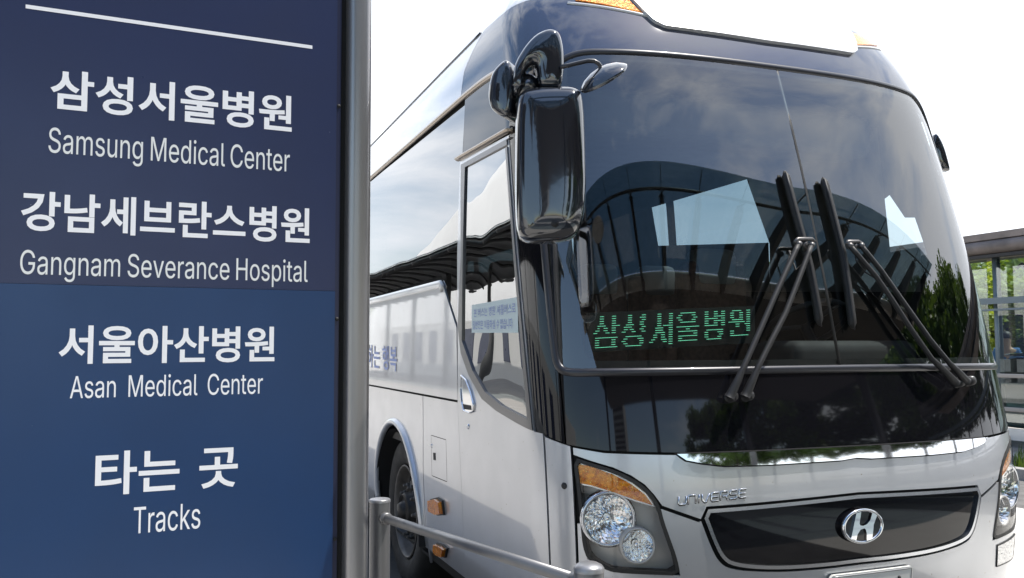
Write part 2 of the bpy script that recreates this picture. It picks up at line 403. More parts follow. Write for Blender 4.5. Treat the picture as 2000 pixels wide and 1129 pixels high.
def tmesh(s, emb=0., ext=0., spacing=1., wsp=1., shear=0, res=3):
    cu = bpy.data.curves.new('t', 'FONT')
    if LATIN and all(ord(c) < 128 for c in s): cu.font = LATIN
    wire = bool(LATIN and all(ord(c) < 128 for c in s))
    if wire: cu.fill_mode = 'NONE'
    cu.body = s; cu.body = s; cu.size = 1; cu.offset = emb; cu.extrude = ext; cu.space_character = spacing; cu.space_word = wsp
    cu.resolution_u = res; cu.shear = shear
    o = bpy.data.objects.new('t', cu); COL.objects.link(o); dg = bpy.context.evaluated_depsgraph_get(); dg.update()
    me = bpy.data.meshes.new_from_object(o.evaluated_get(dg)); COL.objects.unlink(o); bpy.data.objects.remove(o)
    V = np.array([tuple(v.co) for v in me.vertices]); F = [tuple(p.vertices) for p in me.polygons]; E = [tuple(e.vertices) for e in me.edges]; bpy.data.meshes.remove(me)
    if not wire: return V, F
    # outlines of the font overlap: fill by winding number
    nb = {}
    for a, b in E: nb.setdefault(a, []).append(b); nb.setdefault(b, []).append(a)
    seen = set(); loops = []
    for st in range(len(V)):
        if st in seen or st not in nb: continue
        lp = [st]; seen.add(st); cur_ = nb[st][0] if (st + 1) not in nb[st] else st + 1; prev = st
        while cur_ != st and cur_ not in seen:
            lp.append(cur_); seen.add(cur_); nx_ = [q for q in nb[cur_] if q != prev]; prev = cur_
            if not nx_: break
            cur_ = nx_[0]
        if len(lp) > 2: loops.append(lp)
    edges = [(l[i], l[(i + 1) % len(l)]) for l in loops for i in range(len(l))]
    r_ = delaunay_2d_cdt([Vector((v[0], v[1])) for v in V], edges, [], 0, 1e-7)
    W2 = np.array([tuple(v) for v in r_[0]]); C = np.array([W2[list(f)].mean(0) for f in r_[2]]); wn = np.zeros(len(C), int)
    for a, b in edges:
        x1, y1 = V[a][:2]; x2, y2 = V[b][:2]
        if y1 == y2: continue
        t_ = ((y1 <= C[:, 1]) & (y2 > C[:, 1])) | ((y2 <= C[:, 1]) & (y1 > C[:, 1]))
        xi = x1 + (C[:, 1] - y1) / (y2 - y1) * (x2 - x1); wn += (t_ & (xi > C[:, 0])) * (1 if y2 > y1 else -1)
    F = [tuple(f) for f, k in zip(r_[2], wn) if k != 0]; F = [f if area([W2[i] for i in f]) > 0 else f[::-1] for f in F]
    used = sorted(set(i for f in F for i in f)); mm = {a: b for b, a in enumerate(used)}
    return np.array([(W2[i][0], W2[i][1], 0) for i in used]), [tuple(mm[i] for i in f) for f in F]
#@@BUS
# ------------------------------------------------------------------ bus
bus = thing('tour_bus', 'large silver coach with black windscreen, two wiper pairs and green lit destination display', 'bus', (1.245, 0, 0))
Y0V = lambda v: float(np.interp(v, VV, TAB[2]))
def uy(Y, v): return Y0V(v) + DD - Y          # u of a point of the near side at distance Y behind the front
def col(Y, v0, v1, n=6): return [(uy(Y, v0 + (v1 - v0) * i / n), v0 + (v1 - v0) * i / n) for i in range(n + 1)]
def above(px, py, off):
    q = hit(px, py); r_ = ray(px, py); p = P3(*q); n = Vector(NRM(*q)[0])
    return p - r_ * (off / max(.25, abs(r_.dot(n))))
hc = LL / 2; VTOP = VK[-1]
VB, VM, VMF = 1.20, 2.69, 2.645     # belt moulding, top moulding on the side, top moulding on the front
mb = [p for p in UV([(1045, 843), (1065, 850), (1110, 868), (1180, 880), (1330, 884), (1450, 881)])] + [(hc, .860)]
maskbot = mb + mir(mb[:-1])
u_df = mb[0][0]
door_fr = UV([(1061, 847), (1067, 951), (1074, 1113)])
topline = chaikin([(uy(1.5, VM) , VM), (-.25, VM - .006), (-.03, VM - .03), (.12, VM - .085), (.22, VM - .145), (.30, VM - .12), (.37, VMF - .03), (.45, VMF), (.62, VMF + .006), (hc, VMF)], 2, False)
topline = [p for p in topline]
# outline of the door (door leaf) and of the glass in it
door_rear = UV([(900, 313), (896, 420), (894, 500), (894, 600), (895, 677), (895, 783), (899, 880), (903, 960), (909, 1090)])
door_rear = door_rear + [(door_rear[-1][0], .10)]
door_top = [(door_rear[0][0], door_rear[0][1])] + UV([(1000, 262)])
uf = .086
dt = door_top[1]
door_poly = door_rear[::1] + [(door_fr[2][0], .10), door_fr[2], door_fr[1], door_fr[0], UV([(1044, 843)])[0], (.080, 1.35), (.064, 1.80), (.055, 2.1), (.050, dt[1] + .0)] + [dt]
dglass_o = UV([(903, 322), (903, 500), (897, 640), (903, 690), (918, 732), (944, 779), (972, 802), (1012, 826), (1043, 841)]) + [(.066, 1.35), (.050, 1.80), (.040, 2.1), (.036, dt[1] - .02)] + UV([(1001, 268)])
dglass_i = UV([(911, 327), (907, 500), (905, 665), (926, 724), (950, 765), (983, 792), (1033, 818)]) + [(.040, 1.35), (.026, 1.80), (.016, 2.1), (.014, dt[1] - .06)] + UV([(1000, 280)])

# inner shell with openings -------------------------------------------------
wind_i = chaikin(densify([(.372, 1.235), (LL - .372, 1.235), (LL - .36, 2.0), (LL - .42, 2.60), (.42, 2.60), (.36, 2.0)], .12), 3)
wl = chaikin([(.245, 1.19), (.235, 1.9), (.26, 2.35), (.33, 2.56), (.45, VMF), (hc, VMF)], 2, False)
wind_o = [(.262, 1.19)] + wl[1:] + mir(wl)[1:-1] + [(LL - .262, 1.19)]
wind_o = wl + mir(wl)[1:]
wins = []
yw = [1.52, 5.15, 6.75, 8.35, 9.95, 11.4]
for i in range(5):
    a, b = yw[i] + .006, yw[i + 1] - .006
    if i == 0:
        fr_ = UV([(907, 205), (902, 300), (896, 400), (893, 500), (893, 636), (868, 558)])
        bot = [(fr_[-1][0] - .06, 1.70), (uy(b, 1.67), 1.67)]
        wins.append(bot[::-1] + fr_[::-1] + [(uy(b, VM - .015), VM - .015)])
    else: wins.append(col(b, 1.67, VM - .015)[::1] + col(a, 1.67, VM - .015)[::-1])
def shrink(p, d): return inset_poly(p, d)
win_h = [[(uy(b_, 1.74), 1.74), (uy(a_, 1.74), 1.74), (uy(a_, 2.63), 2.63), (uy(b_, 2.63), 2.63)] for a_, b_ in [(1.70, 3.3), (3.42, 5.05), (5.25, 6.65), (6.85, 8.25), (8.45, 9.85), (10.05, 11.3)]]
far_h = [[(uy(b_, 1.74), 1.74), (uy(a_, 1.74), 1.74), (uy(a_, 2.60), 2.60), (uy(b_, 2.60), 2.60)] for a_, b_ in [(1.70, 3.3), (3.42, 5.05), (5.25, 6.65), (6.85, 8.25), (8.45, 9.85), (10.05, 11.3)]]
far_h.append([(uy(1.06, 1.78), 1.78), (uy(.76, 1.80), 1.80), (uy(.83, 2.02), 2.02), (uy(.90, 2.03), 2.03), (uy(1.0, 2.18), 2.18), (uy(1.16, 2.11), 2.11)])
dg_h = inset_poly(dglass_i, .01)
whl_c = (2.871, .495)
ro = uy(11.8, 1)
big = [(uy(11.8, 0), .02), (0, .02), (hc, .02), (LL, .02), (LL - uy(11.8, 0), .02)] + [(LL - uy(11.8, v), v) for v in np.linspace(.3, VTOP - .01, 14)] + [(uy(11.8, v), v) for v in np.linspace(VTOP - .01, .3, 14)]
def arch(Yc, zc, rad, n=24, v0=.10, sq=1.0):
    out = []
    for i in range(n + 1):
        a = math.pi * i / n; yy = Yc + rad * math.cos(a) * sq; zz = zc + rad * math.sin(a)
        vv = v_of_z(max(zz, .32)); out.append((uy(yy, vv), vv))
    va = out[0][1]
    return [(out[0][0], v0 - .06)] + out + [(out[-1][0], v0 - .06)]
ARC_F = arch(2.86, .47, .60); ARC_R = arch(9.1, .47, .60)
hl_o = UV([(1119, 893), (1154, 904), (1198, 917), (1233.5, 933), (1260, 950.6), (1277.7, 970), (1290, 992.5), (1297.5, 1021), (1308.5, 1052), (1322, 1090), (1329, 1124), (1264, 1121.6), (1198, 1118), (1176, 1109), (1147.5, 1092), (1138.7, 1067.5), (1134, 1023), (1127.6, 957)])
LENSP = chaikin(hl_o, 1)
am_o = UV([(1126.5, 905.4), (1154, 911), (1198, 927), (1233.5, 946), (1260, 966), (1275.4, 987), (1242, 977), (1198, 961.6), (1154, 948), (1131, 944)])
gr_n = UV([(1370, 1000), (1380, 995)]); 
gr_top = UV([(1384, 994.5), (1550, 975), (1685, 958)])
gv = float(np.mean([p[1] for p in gr_top]))
g_bot = UV([(1375, 1012), (1392.5, 1058.5), (1408, 1090), (1430, 1106), (1505, 1112.5), (1600, 1107), (1690, 1096)])
gh = [(p[0], p[1]) for p in g_bot]
print('grille', gr_top, g_bot, 'hc', hc)
gbot = chaikin(gh[:-1] + [(hc, gh[-1][1])], 2, False)
grille_o = [(gr_top[0][0] - .004, gr_top[0][1]), ] + [gbot[0]] + gbot[1:] + mir(gbot[:-1]) + [(LL - gr_top[0][0] + .004, gr_top[0][1]), (hc, gv)]
grille_o = grille_o if area(grille_o) > 0 else grille_o[::-1]
grille_i = inset_poly(densify(grille_o, .05), .014)
holes_lo = [LENSP, mir(LENSP)]
shell = patch('inner_shell', big, M['gap'], bus, off=-.022, holes=[wind_i, inset_poly(dglass_o, .03)] + win_h + [mir(h_) for h_ in far_h] + [ARC_F, ARC_R, mir(ARC_F), mir(ARC_R)] + holes_lo, rim=0, g=.07, gux=.1)
e_ = MB(); e_.sheet([[P3(uy(11.8, v), v, -.02), P3(LL - uy(11.8, v), v, -.02)] for v in np.linspace(.02, VTOP, 20)]); e_.build('rear_panel', M['silver'], bus)

# silver side panels
V_S = 1.005
def sidepanel(name, ya, yb, v0, v1, m=M['silver'], holes=(), side=0, **k):
    p = col(yb, v0, v1)[::-1] + col(ya, v0, v1)
    if side: p = mir(p); holes = [mir(h_) for h_ in holes]
    return patch(name, p, m, bus, holes=holes, g=.05, gux=.1, **k)
YD = 1.455                                    # rear edge of the door on the side
ysm = 2.02
yfl = 1.475
P1 = UV([(826.5, 776), (827, 918), (832.6, 1035), (841, 1100)])
p1 = [(door_rear[i][0] - .012, door_rear[i][1]) for i in range(5, 10)]
P1d = [(P1[0][0], V_S - .004)] + P1 + [(P1[-1][0], .10)]
fuel_panel = patch('service_panel', P1d + p1[::-1] + [(p1[0][0], V_S - .004)], M['silver'], bus, g=.05)
pa = [(q[0] - .010, q[1]) for q in P1d]
def arch_mid(n=24):
    """wheel arch opening reaching the lower edge"""
    return ARC_F
arch_poly = pa[::-1] + [(uy(5.0, V_S), V_S - .004)] + col(5.0, .10, V_S - .004)[::-1][1:]
a_in = [p for p in ARC_F if p[1] > .1]
lead = [(uy(5.0, .10), .10), (a_in[-1][0], .10)] + a_in[::-1] + [(a_in[0][0], .10)] + [(pa[-1][0], .10)] + pa[::-1][1:] + [(uy(5.0, V_S), V_S - .004)]
patch('wheel_arch_panel', lead, M['silver'], bus, g=.05, gux=.08)
sidepanel('luggage_door', 5.01, 6.7, .10, V_S - .004); sidepanel('luggage_door', 6.71, 8.2, .10, V_S - .004)
a_in2 = [p for p in ARC_R if p[1] > .1]
patch('rear_wheel_arch_panel', [(uy(11.7, .10), .10), (a_in2[-1][0], .10)] + a_in2[::-1] + [(a_in2[0][0], .10), (uy(8.21, .1), .10)] + col(8.21, .10, V_S - .004)[1:] + [(uy(11.7, V_S), V_S - .004)], M['silver'], bus, g=.06, gux=.1)
up_f = [(door_rear[i][0] - .012, door_rear[i][1]) for i in (3, 4, 5)]
w0 = wins[0]
ufr = UV([(892, 640), (866, 560)])
side_up = [(uy(11.7, V_S), V_S + .008), (up_f[-1][0], V_S + .008), (ufr[0][0] - .004, ufr[0][1]), (ufr[1][0], ufr[1][1]), (ufr[1][0] - .04, 1.668), (uy(11.7, 1.665), 1.665)]
patch('side_panel', side_up, M['silver'], bus, g=.05, gux=.1)
mould('window_sill_trim', densify([(ufr[1][0] - .012, ufr[1][1] - .01), (ufr[1][0] - .05, 1.652), (uy(11.6, 1.652), 1.652)], .08, False), .045, .014, M['white'], bus, flat=True)
for i, wp in enumerate(wins):
    patch('side_window', wp, M['sideglass'], bus, off=-.004, g=.06, gux=.1)
for h_ in []: pass
# black surrounds under the glass bands are the inner shell
# upper side, roof, front mask
blk = UV([(899, 172), (907, 140), (921, 106), (935, 78), (948, 57), (983, 27), (1036, 0)])
blk = [(blk[0][0], VM)] + blk[1:]
print('blk', blk)
vx = [(.30, 3.13), (.55, 3.10), (hc, 3.075)]
low_u = [p for p in topline if p[0] > blk[0][0]]
maskup_near = blk + vx
mask_up = [(blk[0][0], VM)] + low_u + mir(low_u)[1:] + [(LL - blk[0][0], VM)] + mir(maskup_near)[1:] if False else None
bd = maskup_near + mir(maskup_near[:-1])
mask_poly = [(blk[0][0], VM)] + low_u + mir(low_u)[1:] + [(LL - blk[0][0], VM)]
mask_poly = mask_poly + bd[::-1][1:-1]
patch('upper_front_mask', mask_poly, M['navy'], bus, g=.04)
roofp = [(uy(11.7, VM), VM)] + [(blk[0][0] - .004, VM)] + [(p[0] - .004, p[1] + .003) for p in bd[1:-1] if p[0] < hc] + [(hc, 3.079)] + [(p[0] + .004, p[1] + .003) for p in bd[1:-1] if p[0] > hc] + [(LL - blk[0][0] + .004, VM), (LL - uy(11.7, VM), VM)] + [(LL - uy(11.7, v), v) for v in np.linspace(VM + .1, VTOP - .01, 12)] + [(uy(11.7, v), v) for v in np.linspace(VTOP - .01, VM + .1, 12)]
patch('roof', roofp, M['silver'], bus, g=.05, gux=.1)
mould('roof_gutter', densify([(uy(11.6, 3.13), 3.13), (uy(2.2, 3.13), 3.13), (uy(1.55, 3.12), 3.12)], .1, False), .018, .010, M['mould'], bus)
cap_l = [(.77, 3.045), (.79, 3.00), (.83, 2.915), (.875, 2.845), (.93, 2.815), (1.1, 2.808), (hc, 2.80)]
cap_u = [(hc, 3.065), (1.0, 3.06), (.80, 3.06)]
capp = cap_l + mir(cap_l)[1:] + mir(cap_u)[:-1][:0] + [(LL - .80, 3.06), (hc, 3.065), (.80, 3.06)]
patch('roof_cap', chaikin(densify(capp, .06), 1), M['white'], bus, off=.018, rim=.03, g=.04)
mk_n = UV([(1132, 4), (1232, 21), (1258, 26)]) ; print('marker', mk_n)
mkp = [(mk_n[0][0] - .02, mk_n[0][1] + .012), (mk_n[1][0], mk_n[1][1]), (mk_n[2][0] - .01, mk_n[2][1]), (.79, 2.97), (.765, 3.03), (mk_n[0][0] - .02, 3.05)]
for q_ in (mkp, mir(mkp)):
    a_ = patch('marker_lamp', q_, M['amber'], bus, off=.006, rim=.012, g=.03)
tr_ = [(mk_n[0][0] - .06, mk_n[0][1] - .006), (mk_n[1][0], mk_n[1][1] - .014), (mk_n[2][0] + .012, mk_n[2][1] - .02)]
for q_ in (tr_, mir(tr_)): mould('marker_trim', densify(q_, .04, False), .016, .01, M['white'], bus)
# dark glossy corner panels, lower mask
def corner(side):
    topl = [p for p in low_u if p[0] <= wl[-1][0]]
    i_ = [p for p in topl if p[0] <= .30]
    if side == 0:
        left = [(door_rear[0][0] - .01, 1.70)]
        p = [(uy(1.505, VM), VM - .012)] 
        fr_ = UV([(909, 205), (904, 300), (899, 312)])
        p = [(fr_[0][0], VM - .012), fr_[1], (door_rear[0][0] - .004, door_rear[0][1] + .006), (dt[0], dt[1] + .008), (.056, dt[1] + .008), (.062, 2.1), (.071, 1.80), (.087, 1.35), (u_df + .006, mb[0][1])]
        p += [q for q in mb[1:] if q[0] < .24] + [(.262, mb[3][1])] if False else [q for q in mb[1:3]]
        p += [(.262, .905)]
        p += [(.262, 1.19)] + [q for q in wl if q[0] < .31 and q[1] > 1.2] 
        p += [(q[0], q[1] - .012) for q in low_u[::-1] if q[0] < .29]
        return p
cn = corner(0)
patch('corner_panel', cn, M['blackgloss'], bus, g=.03)
lowm = [(.268, .902), *[q for q in mb[3:]], *mir(mb[3:-1]), (LL - .268, .902), (LL - .268, 1.185), (hc, 1.185), (.268, 1.185)]
patch('lower_mask', lowm, M['blackgloss'], bus, g=.04)
# far side: plain mirrored parts
cnf = [(uy(.58, 1.0), .96)] + [(u_df, mb[0][1])] + mb[1:3] + [(.262, .905), (.262, 1.19)] + [q for q in wl if q[0] < .31 and q[1] > 1.2] + [(q[0], q[1] - .012) for q in low_u[::-1] if q[0] < .29] + [(uy(.58, VM), VM - .012)]
patch('corner_panel', mir(cnf), M['blackgloss'], bus, g=.04)
patch('side_panel', mir([(uy(11.7, .1), .10), (.10, .10), (.10, .93), (uy(.6, .96), .95), (uy(.6, 1.44), 1.44), (uy(1.6, 1.44), 1.44), (uy(1.66, 1.66), 1.66), (uy(11.7, 1.66), 1.66)]), M['silver'], bus, holes=[mir([p for p in ARC_F if p[1] > .1] + [(ARC_F[-1][0], .12), (ARC_F[0][0], .12)]), mir([p for p in ARC_R if p[1] > .1] + [(ARC_R[-1][0], .12), (ARC_R[0][0], .12)])], g=.06, gux=.1)
for a_, b_ in [(.59, 1.60), (1.61, 3.36), (3.37, 5.15), (5.16, 6.75), (6.76, 8.35), (8.36, 9.95), (9.96, 11.4)]:
    v0 = 1.45 if a_ < 1 else 1.67
    patch('side_window', mir(col(b_, v0, VM - .015) + col(a_, v0, VM - .015)[::-1]), M['cabglass'] if a_ < 1 else M['farglass'], bus, off=-.004, g=.1)
# mouldings
mould('window_top_trim', densify([(uy(11.6, VM), VM)] + [p for p in topline if p[0] < .26], .05, False), .034, .02, M['bronze'], bus)
wf = chaikin([(hc, VB - .006), (.9, VB - .008), (.45, VB - .012), (.31, VB - .016), (.262, VB), (.245, 1.27), (.238, 1.9), (.262, 2.35), (.33, 2.56), (.45, VMF - .002), (.62, VMF + .004), (hc, VMF)], 3, False)
wfm = wf + mir(wf)[1:-1]
wfm = chaikin([(.45, VB - .012), (.31, VB - .016), (.262, VB), (.245, 1.27), (.238, 1.9), (.262, 2.35), (.33, 2.56), (.45, VMF - .002), (.62, VMF + .004), (hc, VMF), (LL - .62, VMF + .004), (LL - .45, VMF), (LL - .33, 2.56), (LL - .262, 2.35), (LL - .238, 1.9), (LL - .245, 1.27), (LL - .262, VB), (LL - .31, VB - .016), (LL - .45, VB - .012), (hc, VB - .006)], 3)
mould('windscreen_trim', densify(wfm, .03), .034, .013, M['mould'], bus, closed=True, flat=False)
# windscreen
ws = patch('windscreen', wind_o + [], M['windglass'], bus, off=0, rim=.0, g=.04)
patch('ceramic_border', wind_o, M['gap'], ws, off=-.006, holes=[wind_i], rim=0, g=.04)
mould('centre_joint', [(hc, 1.2), (hc + .0, 1.6), (hc, 2.0), (hc, 2.3), (hc, VMF)], .016, .005, M['rubber'], ws)
# silver front
strip = [(door_fr[0][0] + .008, mb[0][1] - .012), (door_fr[1][0] + .008, door_fr[1][1]), (door_fr[2][0] + .008, .40), (door_fr[2][0] + .008, .03)]
us = UV([(1115, 868), (1118, 894)]); uS = us[0][0] - .004
strip = strip + [(uS, .03), (uS, us[0][1] - .008)] + [(mb[1][0], mb[1][1] - .008)]
patch('corner_strip', strip, M['silver'], bus, g=.04)
patch('corner_strip', mir([(.105, .03), (uS, .03), (uS, us[0][1] - .008), (.105, mb[0][1] - .008)]), M['silver'], bus, g=.04)
hu = hl_o[:7]
seam_n = UV([(1290, 992), (1370, 1018)])
uB = uS + .012
hood_n = [(uB, us[0][1] - .012)] + [(uB, hl_o[0][1] + .01)] + [(p[0], p[1] + .008) for p in hl_o[1:6]] + [(seam_n[0][0] + .008, seam_n[0][1] + .008), (seam_n[1][0] - .002, seam_n[1][1] + .008), (grille_o[0][0], 0)]
gtl = (gr_top[0][0] - .008, gr_top[0][1] + .010)
hood_n[-1] = gtl
hood = hood_n + [(hc, gv + .010)] + mir(hood_n) + mir([(p[0], p[1] - .010) for p in mb[3:]])[1:] if False else None
mbs = [(p[0], p[1] - .010) for p in mb if p[0] > uB + .01]
hood = hood_n + [(hc, gv + .010)] + mir(hood_n) + (mbs + mir(mbs)[1:])[::-1]
patch('bonnet_panel', hood, M['silver'], bus, g=.035)
bmp_n = [(uB, .03), (uB, .70)]
bl = [(hl_o[0][0] - .002, .70), ] 
lo_n = [(seam_n[0][0] + .002, seam_n[0][1] - .004), (seam_n[1][0] - .010, seam_n[1][1] - .004)]
low_l = [hl_o[7], hl_o[8], hl_o[9], hl_o[10], hl_o[11], hl_o[12], hl_o[13], hl_o[14], hl_o[15], hl_o[16]]
bum_n = [(uB, .03), (uB, hl_o[16][1])] + [(p[0] - .0, p[1]) for p in low_l[::-1]] + lo_n + [(p[0] - .012 if p[0] < 1.0 else p[0], p[1] - .012) for p in gbot[:-1]] + [(hc, gbot[-1][1] - .012)]
bum = bum_n + mir(bum_n[:-1])
patch('bumper', bum, M['silver'], bus, g=.04)
# grille
gr = patch('grille', grille_o, M['blackgloss'], bus, off=-.006, rim=0, g=.04)
patch('grille_trim', grille_o, M['satin'], gr, off=.006, holes=[grille_i], rim=.014, g=.03)
# chrome strip
cs_t = UV([(1320.5, 887), (1550, 879.5), (1690, 869)]); cs_b = UV([(1338.5, 899), (1370, 905), (1415, 910), (1505, 907.5), (1640, 899), (1685, 893)])
vt = cs_t[1][1]
cs = [(cs_t[0][0], cs_t[0][1])] + cs_b[:-1] + [(hc, cs_b[-1][1])] + mir(cs_b[:-1]) + [(LL - cs_t[0][0], cs_t[0][1]), (hc, vt + .002)]
chs = patch('chrome_strip', cs, M['chrome'], bus, off=.012, rim=.016, g=.03)
mould('strip_seal', densify(inset_poly(densify(cs if area(cs) > 0 else cs[::-1], .04), -.002), .03), .009, .003, M['gap'], chs, closed=True)
# headlights
for sd in (0, 1):
    f_ = (lambda p: mir(p)) if sd else (lambda p: p)
    hp = f_(LENSP)
    hl = patch('headlight', hp, M['lampback'], bus, off=-.075, rim=0, g=.03)
    V = []; F = []
    n = len(hp)
    for i in range(n): V += [P3(*hp[i], .0), P3(*hp[i], -.08)]
    for i in range(n): j = (i + 1) % n; F.append((2 * i, 2 * j, 2 * j + 1, 2 * i + 1))
    mk('housing_wall', V, F, M['rubber'], hl, False)
    patch('gasket', hp, M['rubber'], hl, off=.003, holes=[inset_poly(hp, .014)], rim=.01, g=.02)
    patch('turn_signal', f_(am_o), M['amber'], hl, off=-.006, rim=.03, g=.012)
    am2 = f_(inset_poly(densify(am_o, .03), -.006)); patch('turn_signal_trim', am2, M['satin'], hl, off=-.012, holes=[f_(inset_poly(densify(am_o, .03), .001))], rim=.01, g=.02)
    patch('lens', inset_poly(hp, .006), M['lens'], hl, off=.0, rim=0, g=.04)
    for (px, py, rp) in ((1188, 1015.7, 42), (1246.8, 1068.6, 27)):
        q = UV([(px, py)])[0]; q = (LL - q[0], q[1]) if sd else q
        c = P3(*q, -.02); dep = 3.75; r_ = rp / FPX * dep
        ax = Vector((-.30 if not sd else .30, -.95, 0)).normalized()
        m_ = MB(); prof = [(.004 + (r_ - .004) * t, -(.055) * (1 - t ** 2)) for t in np.linspace(0, 1, 10)]
        m_.lathe(prof, c, ax, 40); rf = m_.build('reflector', M['reflector'], hl, True)
        rnd = random.Random(int(px)); me = rf.data
        for i_, v in enumerate(me.vertices):
            ring, kk_ = divmod(i_, 40); v.co += ax * (.0022 * (ring / 9) * math.sin(kk_ * math.pi / 2.0 + ring * 1.3))
        # facets give the bowl its broken reflections
        for v in me.vertices: v.co += Vector([rnd.uniform(-1, 1) * .0003 for _ in range(3)])
        me.polygons.foreach_set('use_smooth', [False] * len(me.polygons))
        m_ = MB(); m_.lathe([(r_ * 1.0, -.004), (r_ * 1.04, .006), (r_ * 1.16, .004), (r_ * 1.2, -.03)], c, ax, 40); m_.build('reflector_ring', M['lampback'] if px > 1200 else M['satin'], hl, True)
        m_ = MB(); m_.lathe([(.0, -.012), (.009, -.014), (.013, -.03), (.013, -.05)], c, ax, 16); m_.build('bulb', M['reflector'], hl, True)
# badge, emblem, plate
def on_body_text(name, s, q, m, parent, off=.002, ext=.004, emb=.0, dens=None):
    """q: px corners left-bottom, right-bottom, cap height in px"""
    V, F = tmesh(s, emb, 0)
    (x0, y0), (x1, y1), hpx = q; lo = V.min(0); hi = V.max(0)
    a = np.array(hit(x0, y0)); b = np.array(hit(x1, y1)); t_ = np.array(hit((x0 + x1) / 2, (y0 + y1) / 2 - hpx)); mm = (a + b) / 2; hh = np.linalg.norm(t_ - mm)
    W = b - a; out = []
    for sgn in (1, 0):
        for v in V:
            p = a + W * (v[0] - lo[0]) / (hi[0] - lo[0]); p = (p[0], p[1] + hh * (v[1] - lo[1]) / (hi[1] - lo[1]))
            out.append(P3(*p, off + ext * sgn))
    n = len(V); FF = list(F); e = {}
    for f in F:
        for i in range(len(f)): e[(f[i], f[(i + 1) % len(f)])] = 1
    for (i, j) in e:
        if (j, i) not in e: FF.append((j, i, i + n, j + n))
    return mk(name, out, FF, m, parent, False)
def strokes_badge(name, q, m, parent):
    """wide techno capitals drawn as strokes"""
    G = {'U': [[(0, 1), (0, .15), (.15, 0), (.85, 0), (1, .15), (1, 1)]], 'N': [[(0, 0), (0, 1), (.85, 1), (1, .85), (1, 0)]], 'I': [[(.5, 0), (.5, 1)]],
         'V': [[(0, 1), (.1, .25), (.35, 0), (.6, 0), (1, 1)]], 'E': [[(1, 1), (.15, 1), (0, .85), (0, .15), (.15, 0), (1, 0)], [(0, .5), (.9, .5)]],
         'R': [[(0, 0), (0, 1), (.85, 1), (1, .85), (1, .6), (.85, .45), (.25, .45)], [(.75, .45), (1, 0)]], 'S': [[(1, 1), (.15, 1), (0, .85), (0, .62), (.12, .5), (.88, .5), (1, .38), (1, .15), (.85, 0), (0, 0)]]}
    wd = {'I': .25}; word = 'UNIVERSE'; tot = sum(wd.get(c, 1) for c in word) + .28 * (len(word) - 1)
    a = np.array(hit(*q[0])); b = np.array(hit(*q[1])); h = q[2] / FPX * 3.75 ; x = 0; mbb = MB(); mbk = MB()
    for c in word:
        w_ = wd.get(c, 1)
        for st in G[c]:
            pts = []
            for (sx, sy) in st:
                t = (x + sx * w_) / tot + .012 * sy; p = a + (b - a) * t; pts.append(P3(p[0], p[1] + h * sy, .003))
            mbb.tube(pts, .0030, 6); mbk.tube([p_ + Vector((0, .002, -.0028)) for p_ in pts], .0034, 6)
        x += w_ + .28
    nb2 = mbb.build(name, m, parent, True); mbk.build('badge_shade', M['dark'], nb2, True); return nb2  # dark lowered copy of the strokes stands in for shade under the letters
strokes_badge('name_badge', ((1325, 986), (1456, 970), 14), M['chrome'], bus)
ec = (hc + .004, hit(1685, 1026)[1]); er = (.098, .064)
def epoint(a, k=1): return (ec[0] + er[0] * k * math.cos(a) + .0 * math.sin(a), ec[1] + er[1] * k * math.sin(a))
bz = patch('badge_base', [epoint(2 * math.pi * i / 40, 1.12) for i in range(40)], M['blackgloss'], gr, off=.012, rim=.02, g=.03)
mould('badge_ring', [epoint(2 * math.pi * i / 48) for i in range(48)], .015, .010, M['chrome'], bz, off=.012, closed=True)
Hc = [[(-.36, -.80), (-.62, -.60), (-.23, .80), (.02, .92), (-.13, .30)], ]
def hpoly(pts): return [(ec[0] + er[0] * x, ec[1] + er[1] * y) for x, y in pts]
patch('badge_letter', hpoly([(-.69, -.68), (-.43, -.80), (-.36, -.45), (-.2, -.18), (0, -.12), (.08, -.20), (.12, -.45), (.12, -.90), (.40, -.84), (.48, -.2), (.50, .05), (.70, .62), (.46, .80), (.33, .35), (.15, .12), (-.05, .04), (-.2, .08), (-.24, .2), (-.13, .90), (-.38, .84), (-.52, .2)]), M['chrome'], bz, off=.020, rim=.010, g=.03)
for sd in (0, 1):
    fq = [(LL - 2.62, .29), (LL - 2.375, .29), (LL - 2.365, .385), (LL - 2.62, .40)]; fq = mir(fq) if sd else fq
    fg = patch('fog_lamp', fq, M['reflector2'], bus, off=.004, rim=.01, g=.03); mould('fog_lamp_seal', densify(fq, .03), .008, .004, M['rubber'], fg, off=.003, closed=True)
# licence plate
pp = UV([(1614, 1127), (1776, 1101)])
pw = .335 / 1; um = hc; vpt = pp[1][1]
ptop = hit(1690, 1113)[1]
mb2 = MB(); c0 = P3(um, ptop, .02)
plp = [(um - .26, ptop - .11), (um + .26, ptop - .11), (um + .26, ptop), (um - .26, ptop)]
plp = [(p[0] - .02, p[1]) for p in plp]
u0_ = UV([(1616, 1127)])[0][0]; u1_ = UV([(1776, 1101)])[0][0]
plp = [(u0_, ptop - .12), (u1_, ptop - .12), (u1_, ptop), (u0_, ptop)]
pl = patch('licence_plate', chaikin(densify(plp, .05), 1), M['plate'], bus, off=.02, rim=.012, g=.05)
mould('plate_rim', densify(inset_poly(plp, .008), .03), .006, .004, M['steelcap'], pl, off=.02, closed=True)
sc_ = hit(1748, 1124); m_ = MB(); m_.lathe([(0, .028), (.006, .027), (.008, .022)], P3(*sc_), Vector(NRM(*sc_)[0]), 12); m_.build('screw', M['dark'], pl, True)
